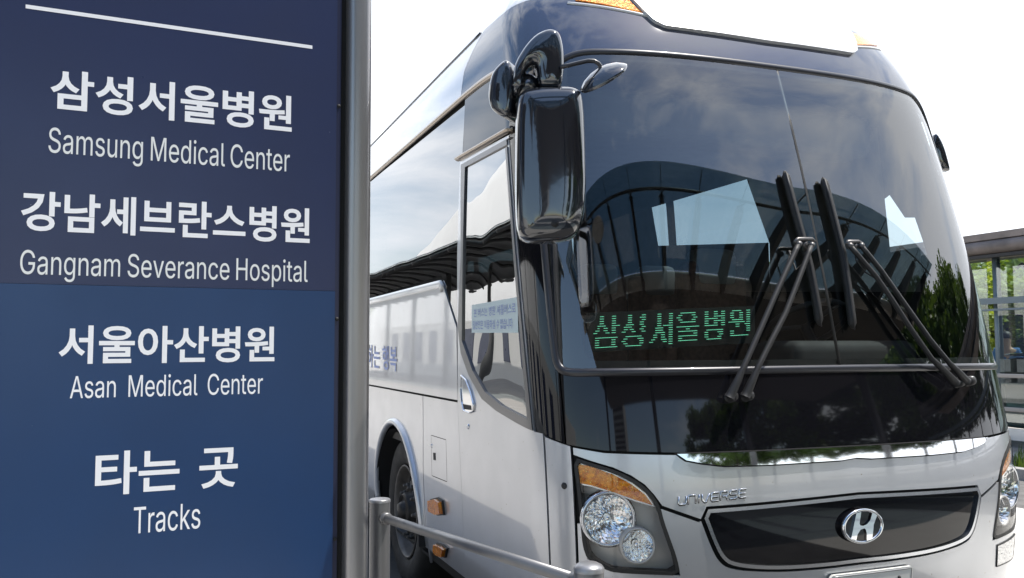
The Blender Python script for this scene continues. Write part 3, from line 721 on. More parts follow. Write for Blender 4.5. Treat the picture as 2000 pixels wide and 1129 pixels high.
# door ---------------------------------------------------------------------
door = patch('door', door_poly, M['silver'], bus, off=.003, holes=[inset_poly(dglass_o, .004)], g=.035)
patch('door_glass', dglass_i, M['doorglass'], door, off=.0, rim=0, g=.03)
patch('door_frame', dglass_o, M['doorframe'], door, off=.009, holes=[dglass_i], rim=.016, g=.02)
dr_t = UV([(897, 311), (950, 281), (1003, 252)])
mould('drip_rail', densify(dr_t, .05, False), .028, .026, M['bronze'], bus, off=.005)
# door handle
hpx = [(904, 733), (913, 742), (922, 765), (928, 790), (927, 803), (920, 806), (909, 802), (905, 785), (903, 758)]
hv = UV(hpx); dh = patch('door_handle', hv, M['chrome'], door, off=.008, rim=.01, g=.02)
mould('handle_rim', densify(hv, .01), .008, .008, M['chrome'], dh, off=.008, closed=True)
patch('handle_recess', UV([(907, 789), (923, 792), (924, 801), (909, 799)]), M['dark'], dh, off=.0095, rim=0, g=.02)
q = hit(916, 833); m_ = MB(); m_.lathe([(0, .009), (.010, .008), (.014, .004), (.015, 0)], P3(*q), Vector(NRM(*q)[0]), 20); m_.build('door_lock', M['satin'], door, True)
# service flap, locks, side lamps
fl = UV([(842, 850), (871, 859), (873, 941), (843.5, 929)])
mould('service_flap', densify(fl, .02), .007, .0025, M['gap'], bus, closed=True)
q = hit(843.5, 870.5); m_ = MB(); m_.lathe([(0, .006), (.008, .005), (.012, 0)], P3(*q), Vector(NRM(*q)[0]), 16); m_.build('flap_lock', M['satin'], bus, True)
patch('flap_latch', UV([(846.5, 884), (850.5, 885), (851, 899), (847, 898)]), M['dark'], bus, off=.002, rim=.004, g=.02)
for k, c_ in enumerate([((845, 977), (857, 974), (866, 980), (869, 1003), (859, 1004), (846, 997)), ((856, 1062), (868, 1066), (875, 1072), (872, 1086), (860, 1082), (855, 1074))]):
    q = UV(c_); sm = patch('side_lamp_base', inset_poly(q, -.008), M['rubber'], bus, off=.012, rim=.014, g=.02); patch('side_lamp', q, M['amber'], sm, off=.032, rim=.022, g=.015)
q = hit(1102, 949); m_ = MB(); m_.lathe([(0, .003), (.010, .004), (.013, .001)], P3(*q), Vector(NRM(*q)[0]), 16); m_.build('rubber_plug', M['rubber'], bus, True)
# wheel arch lip
lip = arch(2.86, .47, .615, 40)[1:-1]; mould('wheel_arch_lip', lip, .05, .028, M['silver'], bus, off=.0)
for yy, sd in ((2.86, 0), (9.1, 0), (2.86, 1), (9.1, 1)):
    m_ = MB(); rows = []
    for i in range(21):
        a = math.pi * i / 20; rows.append([(X_, yy + .62 * math.cos(a), .40 + .64 * math.sin(a)) for X_ in ((.0, .7) if not sd else (2.49, 1.79))])
    m_.sheet(rows); m_.build('wheel_well', M['dark'], bus, True)
def wheel(Yc, X0, sgn):
    """sgn -1: outer face towards -X"""
    ax = Vector((sgn, 0, 0)); c = Vector((X0, Yc, .497))
    m_ = MB(); m_.lathe([(.30, -.02), (.315, .005), (.36, .018), (.42, .020), (.455, .012), (.475, -.01), (.492, -.045), (.497, -.08), (.497, -.22), (.48, -.26), (.42, -.285), (.30, -.28)], c, ax, 64)
    for j in range(64):
        pass
    ty = m_.build('wheel', M['tyre'], bus, True)
    m_ = MB(); m_.lathe([(.302, .006), (.296, .012), (.288, .008), (.280, -.02), (.270, -.055), (.255, -.075), (.215, -.060), (.175, -.035), (.160, -.028)], c, ax, 64); m_.build('rim', M['wheelsteel'], ty, True)
    m_ = MB(); m_.lathe([(.160, -.028), (.150, -.04), (.145, -.08)], c, ax, 48); m_.build('rim_centre', M['wheelsteel'], ty, True)
    for k in range(10):
        a = 2 * math.pi * (k + .5) / 10; d_ = Vector((0, math.cos(a), math.sin(a))); p = c + d_ * .228 + ax * -.057
        m_ = MB(); m_.lathe([(0, .006), (.022, .003), (.024, -.01)], p, ax + d_ * .25, 16); m_.build('hand_hole', M['dark'], ty, True)
        a = 2 * math.pi * k / 10; d_ = Vector((0, math.cos(a), math.sin(a))); p = c + d_ * .166 + ax * -.03
        m_ = MB(); m_.lathe([(0, .040), (.009, .040), (.012, .032), (.013, .022), (.018, .014), (.018, 0), (.02, -.01)], p, ax, 8); m_.build('wheel_nut', M['wheelsteel'], ty)
    m_ = MB(); m_.lathe([(.142, -.04), (.125, -.03), (.12, .01), (.105, .03), (.10, .012), (.07, .010), (.065, .03), (.05, .055), (0, .06)], c, ax, 40); m_.build('hub', M['hub'], ty, True)
    return ty
M['wheelsteel'] = mat('painted_wheel_steel', (.13, .12, .11), .5, .3, noise=.25, nscale=18)
M['hub'] = mat('dark_hub', (.035, .032, .03), .45, .5, noise=.3, nscale=20)
for yy in (2.871, 9.1):
    wheel(yy, .085, -1); wheel(yy, 2.405, 1)
# wipers -------------------------------------------------------------------
def wiper(armA, armB, blade, bracket, lab, offs):
    wpr = thing('wiper', None, None); wpr.parent = bus; del_ = [wpr.pop(k, None) for k in ('label', 'category')]
    wpr.location = Vector((0, 0, 0))
    for arm in (armA, armB):
        pts = [above(px, py, o_) for (px, py), o_ in zip(arm, offs)]
        pts = [pts[0]] + pts; pts[0] = pts[1] + (pts[1] - pts[2]).normalized() * .006
        m_ = MB(); 
        fine = []
        rr = []
        for i in range(len(pts) - 1):
            for k in range(4): fine.append(pts[i].lerp(pts[i + 1], k / 4))
        fine.append(pts[-1]); nn = len(fine)
        rr = [.0115 + .0125 * max(0, 1 - i / (nn * .42)) for i in range(nn)]; rr[0] = .004; rr[1] = .010
        m_.tube(fine, rr, 10); m_.build('wiper_arm', M['wiper'], wpr, True)
        q = hit(*arm[0]); m_ = MB(); m_.lathe([(.0, offs[0] + .006), (.018, offs[0] + .004), (.022, offs[0] - .01), (.022, 0), (.028, -.001)], P3(*q), Vector(NRM(*q)[0]), 20); m_.build('pivot', M['wiper'], wpr, True)
    bpts = [above(px, py, .022) for px, py in blade]
    m_ = MB(); f2 = []
    for i in range(len(bpts) - 1):
        for k in range(3): f2.append(bpts[i].lerp(bpts[i + 1], k / 3))
    f2.append(bpts[-1]); m_.tube(f2, [.005] + [.018] * (len(f2) - 2) + [.005], 8); bl = m_.build('blade', M['rubber'], wpr, True)
    bp2 = [above(px + 3, py + 2, .036) for px, py in blade[0:]]
    m_ = MB(); m_.tube(bp2, [.004] + [.008] * (len(bp2) - 2) + [.003], 6)
    for k in range(1, len(f2) - 1, 2): m_.tube([f2[k], f2[k] + (bp2[min(len(bp2) - 1, k // 3)] - f2[k]).normalized() * .016], .006, 6)
    m_.build('blade_spine', M['wiper'], bl, True)
    bk = [above(px, py, .062) for px, py in bracket]
    m_ = MB(); m_.tube(bk, .009, 8)
    for p_ in (above(armA[-1][0], armA[-1][1], .066), above(armB[-1][0], armB[-1][1], .066)):
        m_.lathe([(0, .014), (.010, .013), (.013, .006), (.013, -.012), (0, -.014)], p_, Vector((-.1, -1, .3)), 12)
    m_.tube([bk[-1].lerp(bk[0], .5), above(bracket[0][0] * .5 + bracket[-1][0] * .5, bracket[0][1] + 14, .03)], .010, 8)
    m_.build('bracket', M['wiperlt'], wpr, True)
    hs = [above(px, py, .05) for px, py in ((armA[-1][0] + 16, armA[-1][1] + 14), (armA[-1][0] + 10, armA[-1][1] + 36), (armA[-1][0] - 6, armA[-1][1] + 50), (armA[-2][0] + 6, armA[-2][1] - 40))] if lab == 0 else [above(px, py, .055) for px, py in ((1668, 486), (1672, 508), (1690, 532), (1712, 545), (1745, 566), (1758, 580))]
    m_ = MB(); m_.tube(hs, .0035, 6); m_.build('washer_hose', M['rubber'], wpr, True)
    return wpr
M['wiper'] = mat('wiper_arm_paint', (.013, .013, .015), .55, .0, coat=.15, noise=.1)
M['wiperlt'] = mat('worn_bracket', (.13, .125, .125), .4, .5)
wiper([(1425, 776), (1440, 745), (1452, 718), (1480, 655), (1511, 584), (1535, 530), (1560, 477)], [(1456, 774), (1470, 742), (1482, 714), (1507, 664), (1534, 612), (1560, 545), (1585, 479)],
      [(1532, 334), (1540, 365), (1549, 400), (1560, 440), (1571, 480), (1581, 520), (1589, 560), (1596, 600), (1601, 636)], [(1552, 474), (1558, 467), (1586, 467), (1591, 473)], 0, [.035, .05, .06, .062, .064, .066, .068])
wiper([(1866, 748), (1845, 725), (1819, 700), (1776, 638), (1742, 585), (1711, 540), (1660, 480)], [(1887, 745), (1872, 727), (1853, 708), (1816, 663), (1764, 590), (1722, 530), (1682, 480)],
      [(1607, 347), (1615, 375), (1624, 410), (1634, 450), (1644, 490), (1651, 530), (1657, 570), (1662, 610), (1666, 642)], [(1654, 478), (1656, 472), (1676, 472), (1684, 477)], 1, [.035, .05, .06, .062, .064, .066, .068])
# mirrors ------------------------------------------------------------------
def slab(pts, nrm, thick, r, k=6):
    """rounded solid from a flat outline (list of 3-D points), bulging along nrm"""
    nrm = Vector(nrm).normalized(); c = sum(pts, Vector()) / len(pts)
    u = (pts[1] - pts[0]).normalized(); u = (u - nrm * u.dot(nrm)).normalized(); w_ = nrm.cross(u)
    P2 = [((p - c).dot(u), (p - c).dot(w_)) for p in pts]; P2 = chaikin(P2, 2)
    if area(P2) < 0: P2 = P2[::-1]
    mbx = MB(); rows = []
    lev = [(r * (1 - math.sin(a)), r * math.cos(a)) for a in np.linspace(0, math.pi / 2, k)]
    lay = [(-thick / 2 - 0 + (r - (r * math.sin(a))) * 0 - 0, 0) for a in [0]]
    seq = []
    for a in np.linspace(math.pi / 2, 0, k): seq.append((thick / 2 - r + r * math.sin(a), r * (1 - math.cos(a))))
    for a in np.linspace(0, math.pi / 2, k): seq.append((-(thick / 2 - r + r * math.sin(a)), r * (1 - math.cos(a))))
    for (h, ins) in seq:
        q = inset_poly(P2, ins) if ins > 1e-6 else P2
        rows.append([c + u * x + w_ * y + nrm * h for x, y in q] )
    rows = [r_ + [r_[0]] for r_ in rows]
    mbx.sheet(rows)
    for r_, fl_ in ((rows[0], 1), (rows[-1], 0)):
        q2 = [((p - c).dot(u), (p - c).dot(w_)) for p in r_[:-1]]; n_ = len(q2); hh = (r_[0] - c).dot(nrm)
        A = np.array(q2); gx = np.arange(A[:, 0].min() + .01, A[:, 0].max(), .012); gy = np.arange(A[:, 1].min() + .01, A[:, 1].max(), .012)
        Xg, Yg = np.meshgrid(gx, gy); Q = np.stack([Xg.ravel(), Yg.ravel()], 1); Q = Q[inside(Q, q2)]
        if len(Q): 
            dd = np.hypot(Q[:, None, 0] - A[None, :, 0], Q[:, None, 1] - A[None, :, 1]).min(1); Q = Q[dd > .005]; dd = dd[dd > .005]
        cd_ = delaunay_2d_cdt([Vector(p) for p in q2] + [Vector(p) for p in Q], [(i, (i + 1) % n_) for i in range(n_)], [], 0, 1e-7)
        vv_ = [tuple(p) for p in cd_[0]]; b0 = len(mbx.v)
        for p in vv_:
            B_ = np.roll(A, -1, 0) - A; pp_ = np.array(p) - A; tt = np.clip((pp_ * B_).sum(1) / ((B_ ** 2).sum(1) + 1e-12), 0, 1); e_d = float(np.linalg.norm(pp_ - B_ * tt[:, None], axis=1).min()); bul = .007 * (1 - math.exp(-e_d / .02))
            mbx.v.append(tuple(c + u * p[0] + w_ * p[1] + nrm * (hh + (bul if fl_ else -bul))))
        for f in cd_[2]:
            if inside([np.mean([vv_[i] for i in f], 0)], q2)[0]: mbx.f.append(tuple(b0 + i for i in (f if fl_ else f[::-1])))
    return mbx
mir_t = bpy.data.objects.new('mirror_assembly', None); COL.objects.link(mir_t); mir_t.parent = bus
MC = at_depth(1075, 326, 3.02); mn = Vector((-.33, -.94, .04))
def mp_(px, py, d=0): return on_plane(px, py, MC + mn.normalized() * d, mn)
ol = [(1014, 186), (1040, 177), (1085, 175), (1122, 176), (1138, 192), (1142, 300), (1143, 395), (1134, 448), (1112, 472), (1060, 475), (1022, 473), (1007, 452), (1006, 320), (1007, 215)]
hd = slab([mp_(*p) for p in ol], mn, .16, .055).build('mirror_head', M['mirror'], mir_t, auto=True)
for f_ in hd.data.polygons: f_.use_smooth = True
al = [(1066, 65), (1080, 65), (1092, 72), (1099, 100), (1100, 135), (1098, 160), (1093, 176), (1075, 179), (1052, 177), (1048, 150), (1046, 134), (1040, 130), (1032, 136), (1022, 152), (1015, 172), (1012, 188), (1003, 186), (1001, 155), (1006, 128), (1024, 98), (1044, 76)]
gl = slab([MC + (mp_(*p) - MC) * .86 - mn.normalized() * .079 for p in ol], mn, .012, .004).build('mirror_glass', M['glossmirror'], hd, True)
sp = hd; sm_ = MB(); sm_.tube([mp_(1032, y_, .079) for y_ in (200, 300, 400, 455)], .0025, 6)
q = mp_(1084, 436, .079); m_ = MB(); m_.lathe([(0, .004), (.012, .003), (.015, -.004)], q, mn, 16); m_.build('mirror_cap_screw', M['dark'], hd, True)
arm = slab([mp_(*p) for p in al], mn, .11, .026).build('mirror_arm', M['mirror'], mir_t, True)
m_ = MB(); c = mp_(1028, 172, -.03); m_.lathe([(.0, .05), (.03, .045), (.046, .02), (.05, 0), (.046, -.03), (0, -.05)], c, mn, 28); m_.build('joint', M['mirror'], arm, True)
m_ = MB(); m_.tube([mp_(1076, 168), mp_(1076, 184)], .028, 16); m_.build('swivel', M['dark'], arm, True)
ml = [(1008, 124), (990, 137), (976, 155), (969, 190), (972, 218), (985, 232), (1000, 238), (1012, 232), (1018, 190), (1016, 150)]
MC2 = at_depth(992, 185, 3.14); mn2 = Vector((-.75, -.66, .05))
slab([on_plane(px, py, MC2, mn2) for px, py in ml], mn2, .15, .022).build('mirror_mount', M['mirror'], mir_t, True)
m_ = MB(); m_.tube([at_depth(992, 180, 3.12), P3(*hit(1020, 150), 0)], .055, 16); m_.build('mount_bracket', M['dark'], mir_t, True)
# small convex mirror
d0 = 3.0
tp = [at_depth(px, py, d0) for px, py in ((1094, 131), (1110, 128), (1130, 123), (1148, 119), (1160, 119), (1169, 124), (1175, 133), (1180, 143))]
m_ = MB(); m_.tube(tp, .0075, 10); m_.build('convex_mirror_stem', M['mould'], mir_t, True)
vdir = ray(1176, 147); up_ = (ROT @ Vector((-math.sin(R(28)), math.cos(R(28)), 0))).normalized()
axm = (up_ * .95 - vdir * .34).normalized(); c = at_depth(1176, 147, d0)
cm = MB(); rr_ = .090; cm.lathe([(0, .028), (rr_ * .35, .024), (rr_ * .7, .013), (rr_ * .96, -.004), (rr_, -.010), (rr_ * .97, -.016)], c, axm, 40); cmo = cm.build('convex_mirror', M['mirror'], mir_t, True)
m_ = MB(); m_.lathe([(rr_ * .96, -.015), (rr_ * .5, -.011), (0, -.009)], c, axm, 40); m_.build('convex_glass', M['glossmirror'], cmo, True)
#@@INTERIOR
# interior ------------------------------------------------------------------
inn = bus
m_ = MB(); m_.box((.06, .42, .95), (2.43, 11.6, 1.0)); m_.build('cabin_floor', M['interior'], inn)
m_ = MB(); rows = []
for i in range(12):
    a = math.pi * i / 11; rows.append([(1.245 - 1.10 * math.cos(a), y_, 2.74 + .22 * math.sin(a) ** .6) for y_ in (1.0, 11.6)])
m_.sheet(rows); m_.build('ceiling', M['interior'], inn, True)
m_ = MB(); m_.rbox((.40, .75, 2.58), (2.1, 1.0, 2.80), .05); m_.build('sun_visor_box', M['interior'], inn)
m_ = MB(); rows = []
for i in range(26):
    x = .12 + 2.25 * i / 25; yf = .17 + .30 * abs((x - 1.245) / 1.12) ** 3
    rows.append([(x, yf + t * (.95 - yf), 1.30 + .10 * math.sin(math.pi * min(1, t * 1.1)) * (1 + .5 * (x > 1.4))) for t in np.linspace(0, 1, 8)] + [(x, 1.0, 1.0)])
m_.sheet(rows); m_.rbox((1.45, .62, 1.36), (2.25, 1.0, 1.60), .06); m_.build('dashboard', M['dash'], inn, True)
m_ = MB(); cst = Vector((1.86, 1.05, 1.68)); axs = Vector((0, .55, .83)).normalized()
u_ = axs.orthogonal().normalized(); w2 = axs.cross(u_)
m_.tube([cst + (u_ * math.cos(a) + w2 * math.sin(a)) * .235 for a in np.linspace(0, 2 * math.pi, 33)], .016, 8)
for a in (0, 2.1, 4.2): m_.tube([cst, cst + (u_ * math.cos(a) + w2 * math.sin(a)) * .23], .014, 6)
m_.tube([cst, cst - axs * .35], .03, 8); m_.build('steering_wheel', M['dark'], inn, True)
def seatobj(x, y, s_=1.):
    m_ = MB(); m_.rbox((x - .24 * s_, y, 1.30), (x + .24 * s_, y + .48, 1.45), .05); st = m_.build('seat', M['seat'], inn, True)
    m_ = MB(); m_.rbox((x - .24 * s_, y + .42, 1.40), (x + .24 * s_, y + .56, 2.12), .05); m_.build('backrest', M['seat'], st, True)
    m_ = MB(); m_.rbox((x - .15 * s_, y + .40, 1.96), (x + .15 * s_, y + .58, 2.20), .05); m_.build('headrest', M['headrest'], st, True)
M['headrest'] = mat('headrest_cover', (.30, .28, .26), .9)
seatobj(1.86, 1.45)
for r_ in range(5):
    for x in (.38, .90, 1.62, 2.12): seatobj(x, 2.6 + r_ * .95, .95)
# curtains and pillars on the far side with gaps where daylight comes in
def cur(name, pts, m, X=2.36, folds=0):
    P_ = [on_plane(px, py, (X, 0, 0), (1, 0, 0)) for px, py in pts]; q = [(p.y, p.z) for p in P_]; q = q if area(q) > 0 else q[::-1]
    q = densify(q, .05); e_ = [(i, (i + 1) % len(q)) for i in range(len(q))]; A = np.array(q)
    xs = np.arange(A[:, 0].min() + .02, A[:, 0].max(), .04); ys = np.arange(A[:, 1].min() + .1, A[:, 1].max(), .2)
    Xg, Yg = np.meshgrid(xs, ys); Q = np.stack([Xg.ravel(), Yg.ravel()], 1); Q = Q[inside(Q, q)]
    r_ = delaunay_2d_cdt([Vector(p) for p in q + [tuple(z) for z in Q]], e_, [], 0, 1e-5)
    V2 = [tuple(v) for v in r_[0]]; F = [f for f in r_[2] if inside([np.mean([V2[i] for i in f], 0)], q)[0]]
    V = [(X + .018 * math.sin(v[0] * 70) * (1 if folds else 0), v[0], v[1]) for v in V2]; n = len(V)
    V += [(x + .004, y, z) for x, y, z in V]
    return mk(name, V, [tuple(f) for f in F] + [tuple(i + n for i in f)[::-1] for f in F], m, inn, True)
cur('curtain', [(1120, 250), (1470, 250), (1470, 324), (1446, 332), (1270, 392), (1285, 480), (1500, 474), (1503, 570), (1120, 570)], M['curtain'], folds=0)
cur('curtain', [(1450, 326), (1470, 250), (1712, 250), (1738, 493), (1797, 482), (1797, 570), (1505, 570), (1503, 476)], M['curtain'], folds=0)
# destination display ------------------------------------------------------
GLY = ["""...##....##..
...##....##..
...##....##..
...##....##..
..####...####
..#..##..##..
.##..##..##..
##....##.##..
.............
.###########.
.##......##..
.##......##..
.##......##..
.###########.""", """...##.....##.
...##....###.
...##.....##.
...##....##..
..####...##..
.####.....##.
.##.##...##..
##...##...##.
.............
..########...
.##.....###..
##.......##..
.##......##..
..########...""", """....##....##.
....##....##.
....##....##.
....##....##.
....##....##.
....##.#####.
...####...##.
...####...##.
...#####..##.
..##..##..##.
..##..##..##.
.##...###.##.
##.....##.##.
..........##.""", """..########...
.##.....##...
##.......##..
.##.....##...
..########...
.............
############.
.....##......
.##########..
.........##..
.##########..
.##..........
.##########..
.............""", """.##...##..##.
.##...##..##.
.##...######.
.#######..##.
.##...######.
.##...##..##.
.#######..##.
.............
..#########..
.##.....###..
.##......##..
.##.....##...
..########...
.............""", """..#####...##.
.##...##..##.
.##...##..##.
.##...##..##.
..######..##.
#########.##.
....##...###.
....##....##.
..........##.
.##.......##.
.##..........
.##########..
.............
............."""]
led_c = [on_plane(px, py, (0, .60, 0), (0, 1, 0)) for px, py in ((1158, 682), (1472, 664), (1160, 617), (1472, 603))]
lb = MB(); lb.box((0, 0, 0), (0, 0, 0)); lb = MB()
o0, o1, o2, o3 = led_c; nb_ = Vector((0, .012, 0)); ex = (o1 - o0) * .02
fr = [o0 - ex - (o2 - o0) * .1, o1 + ex - (o3 - o1) * .1, o3 + ex + (o3 - o1) * .1, o2 - ex + (o2 - o0) * .1]
lb.add([p + nb_ for p in fr] + [p + nb_ * 4 for p in fr], [(0, 1, 2, 3), (7, 6, 5, 4), (0, 4, 5, 1), (1, 5, 6, 2), (2, 6, 7, 3), (3, 7, 4, 0)])
led = lb.build('destination_display', M['gap'], bus)
lm = MB(); ncol = 6 * 14
for g_, G in enumerate(GLY):
    for r_, row in enumerate(G.split('\n')):
        for c_, ch in enumerate(row):
            if ch != '#': continue
            t = (g_ * 14 + c_ + .5) / ncol; s_ = 1 - (r_ + .5) / 14
            p = (o0.lerp(o1, t)).lerp(o2.lerp(o3, t), s_); a = .0036; b = .0012
            lm.box(p - Vector((a, .002, b)), p + Vector((a, .004, b)))
lm.build('led_characters', M['led'], led)
# paper notice behind the door glass
nq = [(922, 596), (1012, 580), (1013, 650), (922, 650)]
def body_quad_text(name, s, q, m, parent, off, emb=0, y0=0, y1=1, x0=0, x1=1):
    V, F = tmesh(s, emb); lo = V.min(0); hi = V.max(0); uvq = [np.array(hit(*p)) for p in q]; out = []
    for v in V:
        a = x0 + (x1 - x0) * (v[0] - lo[0]) / (hi[0] - lo[0]); b = y0 + (y1 - y0) * (v[1] - lo[1]) / (hi[1] - lo[1])
        p = (uvq[3] * (1 - a) + uvq[2] * a) * (1 - b) + (uvq[0] * (1 - a) + uvq[1] * a) * b
        out.append(P3(*p, off))
    return mk(name, out, F, m, parent, False)
pn = patch('paper_notice', UV(nq), M['paper'], door, off=.002, rim=0, g=.05)
body_quad_text('notice_writing', '본 버스는 병원 셔틀버스로', nq, M['blueink'], pn, .004, .0, .55, .85, .06, .96)
body_quad_text('notice_writing', '일반인은 이용하실 수 없습니다', nq, M['blueink'], pn, .004, .0, .12, .42, .04, .9)
# slogan on the side
SQ = [(676, 655), (776, 676), (776, 726), (676, 712)]
body_quad_text('side_slogan', '께하는 행복', [(706, 672), (776, 677), (776, 726), (706, 715)], M['blueink'], bus, .003, .012)
#@@SIGN
# ------------------------------------------------------------------ wayfinding sign
SPH = R(4.3547)
SDX = Vector((math.cos(SPH), math.sin(SPH), 0)); SN = Vector((math.sin(SPH), -math.cos(SPH), 0)); S0 = Vector((-.73, .137, 0))
sign = thing('wayfinding_sign', 'tall navy blue hospital sign with white Korean and English lettering and metal side post', 'sign', (-1.15, .105, .15))
def sp3(px, py, off=0):
    p = on_plane(px, py, S0 + SN * off, SN); return p
def sxy(px, py):
    p = sp3(px, py); return ((p - S0).dot(SDX), p.z)
def spt(s_, z, off=0): return S0 + SDX * s_ + Vector((0, 0, z)) + SN * off
xr = sxy(654, 560)[0]; zseam = (sxy(0, 550)[1] + sxy(655, 571)[1]) / 2
print('sign right', xr, 'seam', zseam, sxy(0, 550), 'post', sxy(677, 560), sxy(726, 560))
SL = -1.42
def sbox(name, x0, x1, z0, z1, d0, d1, m, parent=sign, bev=0):
    P_ = [spt(x, z, d) for d in (d0, d1) for z in (z0, z1) for x in (x0, x1)]
    return mk(name, P_, [(0, 2, 3, 1), (4, 5, 7, 6), (0, 1, 5, 4), (2, 6, 7, 3), (0, 4, 6, 2), (1, 3, 7, 5)], m, parent, False)
sbox('upper_panel', SL + .05, xr, zseam + .0005, 3.2, -.012, 0, M['signtop'])
sbox('lower_panel', SL + .05, xr, .30, zseam - .0005, -.010, .002, M['signlow'])
xe = sxy(672, 560)[0]
sbox('edge_strip', xr + .001, xr + .016, .30, 3.2, -.03, -.004, M['signedge'])
sbox('edge_strip', xr + .0165, xe + .02, .30, 3.2, -.06, -.016, M['gap'])
sbox('back_panel', SL + .04, xr + .01, .28, 3.22, -.12, -.032, M['signedge'])
for py in (207, 623, 1052):
    s_, z_ = sxy(664, py); m_ = MB(); m_.lathe([(0, .004), (.005, .003), (.007, 0)], spt(xr + .009, z_, -.003), SN, 12); m_.build('screw', M['dark'], sign, True)
pa_, pb_ = sxy(672.5, 560)[0], sxy(725.5, 560)[0]
def post(xa, xb):
    m_ = MB(); c = (xa + xb) / 2; w_ = (xb - xa) / 2
    rows = []
    for i in range(41):
        a = 2 * math.pi * i / 40; x = c + w_ * math.copysign(abs(math.cos(a)) ** .62, math.cos(a)); d = -.05 + .075 * math.copysign(abs(math.sin(a)) ** .8, math.sin(a))
        rows.append([spt(x, z, d) for z in (.15, 3.3)])
    m_.sheet(rows); return m_.build('post', M['alu'], sign, True)
post(pa_, pb_); post(SL - .055, SL + .04)
def stext(name, s, xl, xr_, ybase, ycap, px_ref, m, bold=0, wsp=1., capg=None, spacing=1.):
    """xl/xr px at the line's own height; ybase, ycap px measured at px_ref"""
    V, F = tmesh(s, bold, 0, spacing, wsp, res=4)
    ym = (ybase + ycap) / 2
    X0 = sxy(xl, ym)[0]; X1 = sxy(xr_, ym)[0]; Z0 = sxy(px_ref, ybase)[1]; Z1 = sxy(px_ref, ycap)[1]
    lo = V.min(0); hi = V.max(0)
    if capg:
        G, _ = tmesh(capg, bold); b0 = G[:, 1].min(); b1 = G[:, 1].max()
    else: b0, b1 = lo[1], hi[1]
    out = [spt(X0 + (X1 - X0) * (v[0] - lo[0]) / (hi[0] - lo[0]), Z0 + (Z1 - Z0) * (v[1] - b0) / (b1 - b0), .0024 if Z0 < zseam else .0006) for v in V]
    n = len(V); out += [p - SN * .0008 for p in out]; FF = list(F); e = {}
    for f in F:
        for i in range(len(f)): e[(f[i], f[(i + 1) % len(f)])] = 1
    for (i, j) in e:
        if (j, i) not in e: FF.append((j, i, i + n, j + n))
    return mk(name, out, FF, m, sign, False)
stext('lettering', '삼성서울병원', 97, 570, 259, 188, 569, M['letter'], .021)
stext('lettering', 'Samsung Medical Center', 94, 566, 327.5, 283, 468, M['letter2'], 0, capg='H', wsp=.8)
stext('lettering', '강남세브란스병원', 40, 605, 476, 407, 600, M['letter'], .021)
stext('lettering', 'Gangnam Severance Hospital', 39, 601, 547, 504.5, 468, M['letter2'], 0, capg='H', wsp=.8)
stext('lettering', '서울아산병원', 115, 536, 707, 638, 530, M['letter'], .020)
stext('lettering', 'Asan  Medical  Center', 137, 513, 775, 733, 255, M['letter'], 0, capg='H', wsp=.9)
stext('lettering', '타는 곳', 186, 464, 965, 880, 245, M['letter'], .018, wsp=1.3)
stext('lettering', 'Tracks', 261, 391, 1041, 990, 275, M['letter'], 0, capg='H')
za = sxy(330, 49)[1]; zb = sxy(330, 56.5)[1]
sbox('rule_line', sxy(50, 14)[0], sxy(610, 91)[0], (sxy(50, 17)[1] + sxy(610, 95)[1]) / 2, (sxy(50, 10)[1] + sxy(610, 88)[1]) / 2, .0, .0007, M['letter'])

# ------------------------------------------------------------------ handrail
rail = thing('handrail', 'low grey tubular steel handrail between two short posts in front of the coach', 'railing', (-.42, .0, .15))
def rpost(px, wpx, pytop, flat):
    r_ = .038; dep = 2 * r_ * FPX / wpx; top = at_depth(px, pytop, dep)
    m_ = MB(); m_.lathe([(r_, .15), (r_, top.z - .004)], Vector((top.x, top.y, 0)), (0, 0, 1), 32)
    p = m_.build('post', M['steel'], rail, True)
    m_ = MB(); pr = [(r_ + .001, -.012), (r_ + .001, -.003), (r_ - .003, 0), (0, .001)] if flat else [(r_ + .001, -.012), (r_ + .001, -.004), (r_ - .004, .003), (r_ * .6, .009), (0, .011)]
    m_.lathe(pr, top, (0, 0, 1), 32); m_.build('post_cap', M['steelcap'], p, True)
    m_ = MB(); m_.lathe([(.07, .15), (.07, .158), (.05, .165), (.0385, .166)], Vector((top.x, top.y, 0)), (0, 0, 1), 24); m_.build('base_flange', M['steel'], p, True)
    return top, dep, r_
t1, d1, _ = rpost(742, 40, 974, True); t2, d2, _ = rpost(1150, 59, 1106, False)
ra = at_depth(742, 1009, d1); rb = at_depth(1150, 1141, d2); dv = (rb - ra).normalized()
m_ = MB(); m_.tube([ra + dv * .03, rb - dv * .03], .0165, 24); m_.build('rail', M['steel'], rail, True)
m_ = MB(); m_.tube([ra + dv * .030, ra + dv * .034, ra + dv * .062, ra + dv * .066], [.017, .0225, .0225, .018], 24); m_.build('collar', M['steel'], rail, True)
m_ = MB(); m_.tube([rb - dv * .030, rb - dv * .034, rb - dv * .062, rb - dv * .066], [.017, .0225, .0225, .018], 24); m_.build('collar', M['steel'], rail, True)
